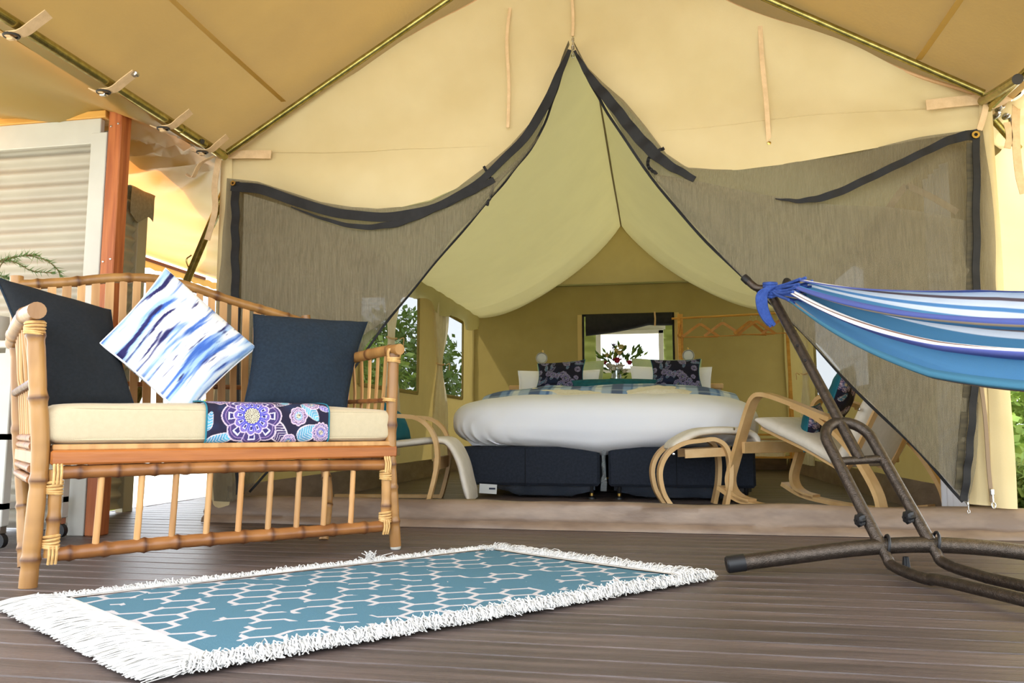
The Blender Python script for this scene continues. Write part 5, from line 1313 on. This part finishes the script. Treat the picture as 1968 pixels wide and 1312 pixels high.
# --- footstool before it
fs = thing('footstool', 'bentwood footstool with white pad at the foot of the bed', 'footstool', (.25, 5.05, 0))
S2 = V(-.17, .985, 0); F2 = V(.985, .17, 0); O2 = V(.25, 5.06, 0); W2 = .28
def n2(tab): return [plane_pt(x, y, O2, F2) for x, y in tab]
legp = n2([(1292, 985), (1274, 945), (1268, 905), (1282, 872), (1312, 852), (1350, 846), (1372, 844), (1392, 856), (1402, 884), (1402, 930), (1394, 985)])
for p in (legp[0], legp[-1]): p[2] = .0
for off in (0, W2):
    m = MB(); m.strip([p + S2 * off for p in curve_pts(legp, 50)], S2, .075, .026); m.build('leg_frame', M_birch, fs)
for tab in ([(1318, 872), (1396, 868)],):
    for off in (.03, W2 - .03):
        a, b = n2(tab); m = MB(); m.strip([a + S2 * off, b + S2 * off], (0, 0, 1), .055, .02); m.build('side_rail', M_birch, fs)
sp2 = [p - S2 * .01 for p in n2([(1291, 864), (1312, 846), (1345, 831), (1390, 827), (1430, 829), (1450, 836), (1460, 850)])]
mb, PP = slab(sp2, S2, W2 + .02, .05); mb.build('pad', M_seat, fs, 60)
for x, y in ((1293, 872), (1362, 847)):
    c = plane_pt(x, y, O2, F2) - S2 * .026; m = MB(); m.lathe([(0, -.004), (.007, -.003), (.008, 0)], c, S2, 10); m.build('bolt', M_chrome, fs)
# --- left armchair, half hidden behind the bench
S3 = V(-.12, .99, 0); F3 = V(.99, .12, 0); O3 = V(-1.5, 4.86, 0); W3 = .58
lc_ = thing('armchair', 'bentwood armchair with cream pad behind the bamboo bench', 'armchair', (-1.75, 5.1, 0))
def n3(tab, b=0): return [plane_pt(x, y, O3 + S3 * b, F3) for x, y in tab]
armp = n3([(640, 795), (700, 797), (765, 799), (800, 803), (824, 820), (837, 846), (841, 880), (836, 915), (824, 962), (818, 985)])
armp[-1][2] = 0.0
basep = [armp[-1] + V(0, 0, .012), armp[-1] + F3 * -.35 + V(0, 0, .012), armp[-1] + F3 * -.75 + V(0, 0, .012)]
for off in (0, W3):
    m = MB(); m.strip([p + S3 * off for p in curve_pts(armp, 40)], S3, .07, .026); m.build('arm_frame', M_birch, lc_)
    m = MB(); m.strip([p + S3 * off for p in curve_pts(basep, 12)], S3, .055, .022); m.build('floor_bar', M_birch, lc_)
    for x, y in ((839, 861), (839, 890)):
        c = plane_pt(x, y, O3, F3) + S3 * (off - .029); m = MB(); m.lathe([(0, -.004), (.007, -.003), (.008, 0)], c, S3, 10); m.build('bolt', M_brass, lc_)
c = plane_pt(842, 892, O3, F3); m = MB(); m.box(c + S3 * W3 / 2 - F3 * .02, (.024, W3, .08), R=np.stack([F3, S3, V(0, 0, 1)], 1), bev=.003); m.build('cross_rail', M_birch, lc_)
sp3 = [p + S3 * .03 for p in n3([(560, 640), (600, 760), (640, 858), (700, 860), (770, 852), (838, 846), (862, 856), (880, 890), (890, 930), (900, 968)])]
mb, PP = slab(sp3, S3, W3 - .06, .05); mb.build('pad', M_seat, lc_, 60)
pts = [(772, 800, .30), (792, 806, .5), (792, 842, .5), (748, 842, .28)]
cs = [plane_pt(x, y, O3 + S3 * b, F3) for x, y, b in ((735, 770, .12), (770, 795, .48), (790, 845, .50), (745, 848, .14))]
cushion('chair_cushion', 'floral and teal cushion on the armchair behind the bench', cs, .11, M_print, fb3, 50, .05, 'cushion', M_tealtrim, None, False, .04, 6, .5, tealc)

# ================================================================== LEFT CORNER: TROLLEY AND PLANT
tr = thing('kitchen_trolley', 'white trolley on castors behind the bamboo bench', 'trolley', (-2.85, 2.98, 0))
tx0, tx1, ty0, ty1 = -3.12, -2.60, 2.80, 3.17
m = MB(); m.box(((tx0 + tx1) / 2, (ty0 + ty1) / 2, .83), (tx1 - tx0 + .04, ty1 - ty0 + .03, .03), bev=.004); m.build('top', M_white, tr)
for x in (tx0 + .02, tx1 - .02):
    for y in (ty0 + .02, ty1 - .02):
        m = MB(); m.box((x, y, .455), (.04, .04, .73), bev=.003); lg = m.build('leg', M_white, tr)
        m = MB(); m.tube([(x, y - .012, .032), (x, y + .012, .032)], .03, 16); m.build('castor_wheel', M_blk, lg)
        m = MB(); m.box((x, y, .075), (.028, .034, .03), bev=.002); m.build('castor_fork', M_chrome, lg)
for z in (.17, .45):
    m = MB(); m.box(((tx0 + tx1) / 2, (ty0 + ty1) / 2, z), (tx1 - tx0, ty1 - ty0, .03), bev=.003); m.build('shelf', M_white, tr)
m = MB(); m.box(((tx0 + tx1) / 2, ty0 + .005, .185), (tx1 - tx0 - .03, .014, .06), bev=.002); m.build('bottom_rail', M_white, tr)
m = MB(); m.box(((tx0 + tx1) / 2, ty0 + .008, .63), (tx1 - tx0 - .06, .014, .33), bev=.003); fr = m.build('door', M_white, tr)
pl = thing('potted_plant', 'fine leaved green plant in a pot at the left edge', 'plant', (-2.90, 2.98, .846))
m = MB(); m.lathe([(0, 0), (.06, 0), (.08, .12), (.085, .13), (.075, .13), (.07, .11), (0, .11)], (-2.90, 2.98, .846), n=20); m.build('pot', M_white, pl)
for k, tab in enumerate(([(0, 512), (40, 492), (80, 497), (105, 512), (117, 530)], [(-5, 508), (30, 505), (60, 520), (100, 524)], [(-20, 520), (10, 500), (50, 490), (75, 492)], [(-30, 500), (0, 528), (15, 535)])):
    pts = curve_pts([V(-2.90, 2.98, .95)] + [atY(x, y, 2.98) for x, y in tab], 30)
    m = MB(); m.tube(pts, .0025, 5); sm = m.build('stem', M_stem, pl)
    m = MB()
    for q in range(8, 30):
        p = pts[q]; T = unit(pts[min(q + 1, 29)] - pts[q - 1])
        for e in range(4):
            d = unit(T * .9 + V(*np.random.default_rng(q * 9 + e + k * 77).normal(0, .55, 3))); sd = unit(np.cross(d, V(.1, 1, .2))) * .0022; L = random.uniform(.025, .045)
            m.add([p - sd, p + sd, p + d * L], [(0, 1, 2)])
    m.build('needle_leaves', M_leaf, sm, 0, kind='stuff')

# ================================================================== OUTSIDE
def shrub(name, label, c, rx, rz, mat, n, seed, cat='shrub', leaf=.09):
    t = thing(name, label, cat, (c[0], c[1], -.5)); r_ = np.random.default_rng(seed); m = MB()
    for i in range(n):
        d = r_.normal(0, 1, 3); d /= np.linalg.norm(d); rr = .55 + .45 * r_.random() ** .5
        p = V(c[0], c[1], c[2]) + d * V(rx, rx, rz) * rr * (.85 + .3 * nz(d[0] * 2 + seed, d[1] * 2, d[2] * 2))
        a = r_.normal(0, 1, 3); a /= np.linalg.norm(a); b = np.cross(a, d + .3); b /= np.linalg.norm(b) + 1e-6; L = leaf * (.6 + r_.random())
        m.add([p, p + a * L * .5 + b * L * .3, p + a * L, p + a * L * .5 - b * L * .3], [(0, 1, 2, 3)])
    m.build('foliage', mat, t, 0, kind='stuff')
    m = MB(); m.tube([(c[0], c[1], -.5), (c[0] + .05, c[1], c[2])], [.08, .04], 8); m.build('trunk', M_stem, t)
M_lpale = pm('leaf_light', (176, 190, 120), (130, 158, 80), 2, rough=.7, transl=.3)
shrub('garden_shrub', 'leafy green shrub outside the right tent corner', (3.45, 8.2, .55), .95, 1.0, M_leafy, 5000, 1)
shrub('garden_shrub', 'low pale shrub outside below the right awning', (2.95, 6.4, -.15), .6, .5, M_lpale, 4000, 2)
shrub('garden_tree', 'tall tree beyond the right side of the tent', (6.6, 15, 1.9), 2.4, 2.6, M_leaf, 6000, 3, 'tree', .16)
shrub('garden_shrub', 'green shrub outside the nearer left window', (-5.2, 11.5, .9), 1.7, 1.5, M_leafy, 7000, 4, leaf=.13)
shrub('garden_shrub', 'green shrub outside the back left window', (-5.4, 15.5, 1.2), 2.0, 2.0, M_leaf, 7000, 5, leaf=.14)
bn = thing('garden_bin', 'lime green bin standing beyond the deck edge', 'bin', (-4.9, 6.3, -.5))
m = MB(); m.lathe([(0, 0), (.2, 0), (.26, .62), (.28, .64), (.28, .67), (.25, .67), (.19, .04), (0, .04)], (-4.9, 6.3, -.5), n=24); m.build('body', M_bin, bn)
m = MB(); m.tube([(-4.9 + .27 * math.cos(a), 6.3 + .27 * math.sin(a), .16) for a in np.linspace(0, 2 * PI, 25)[:-1]], .012, 6, closed=True); m.build('rim', M_bin, bn)
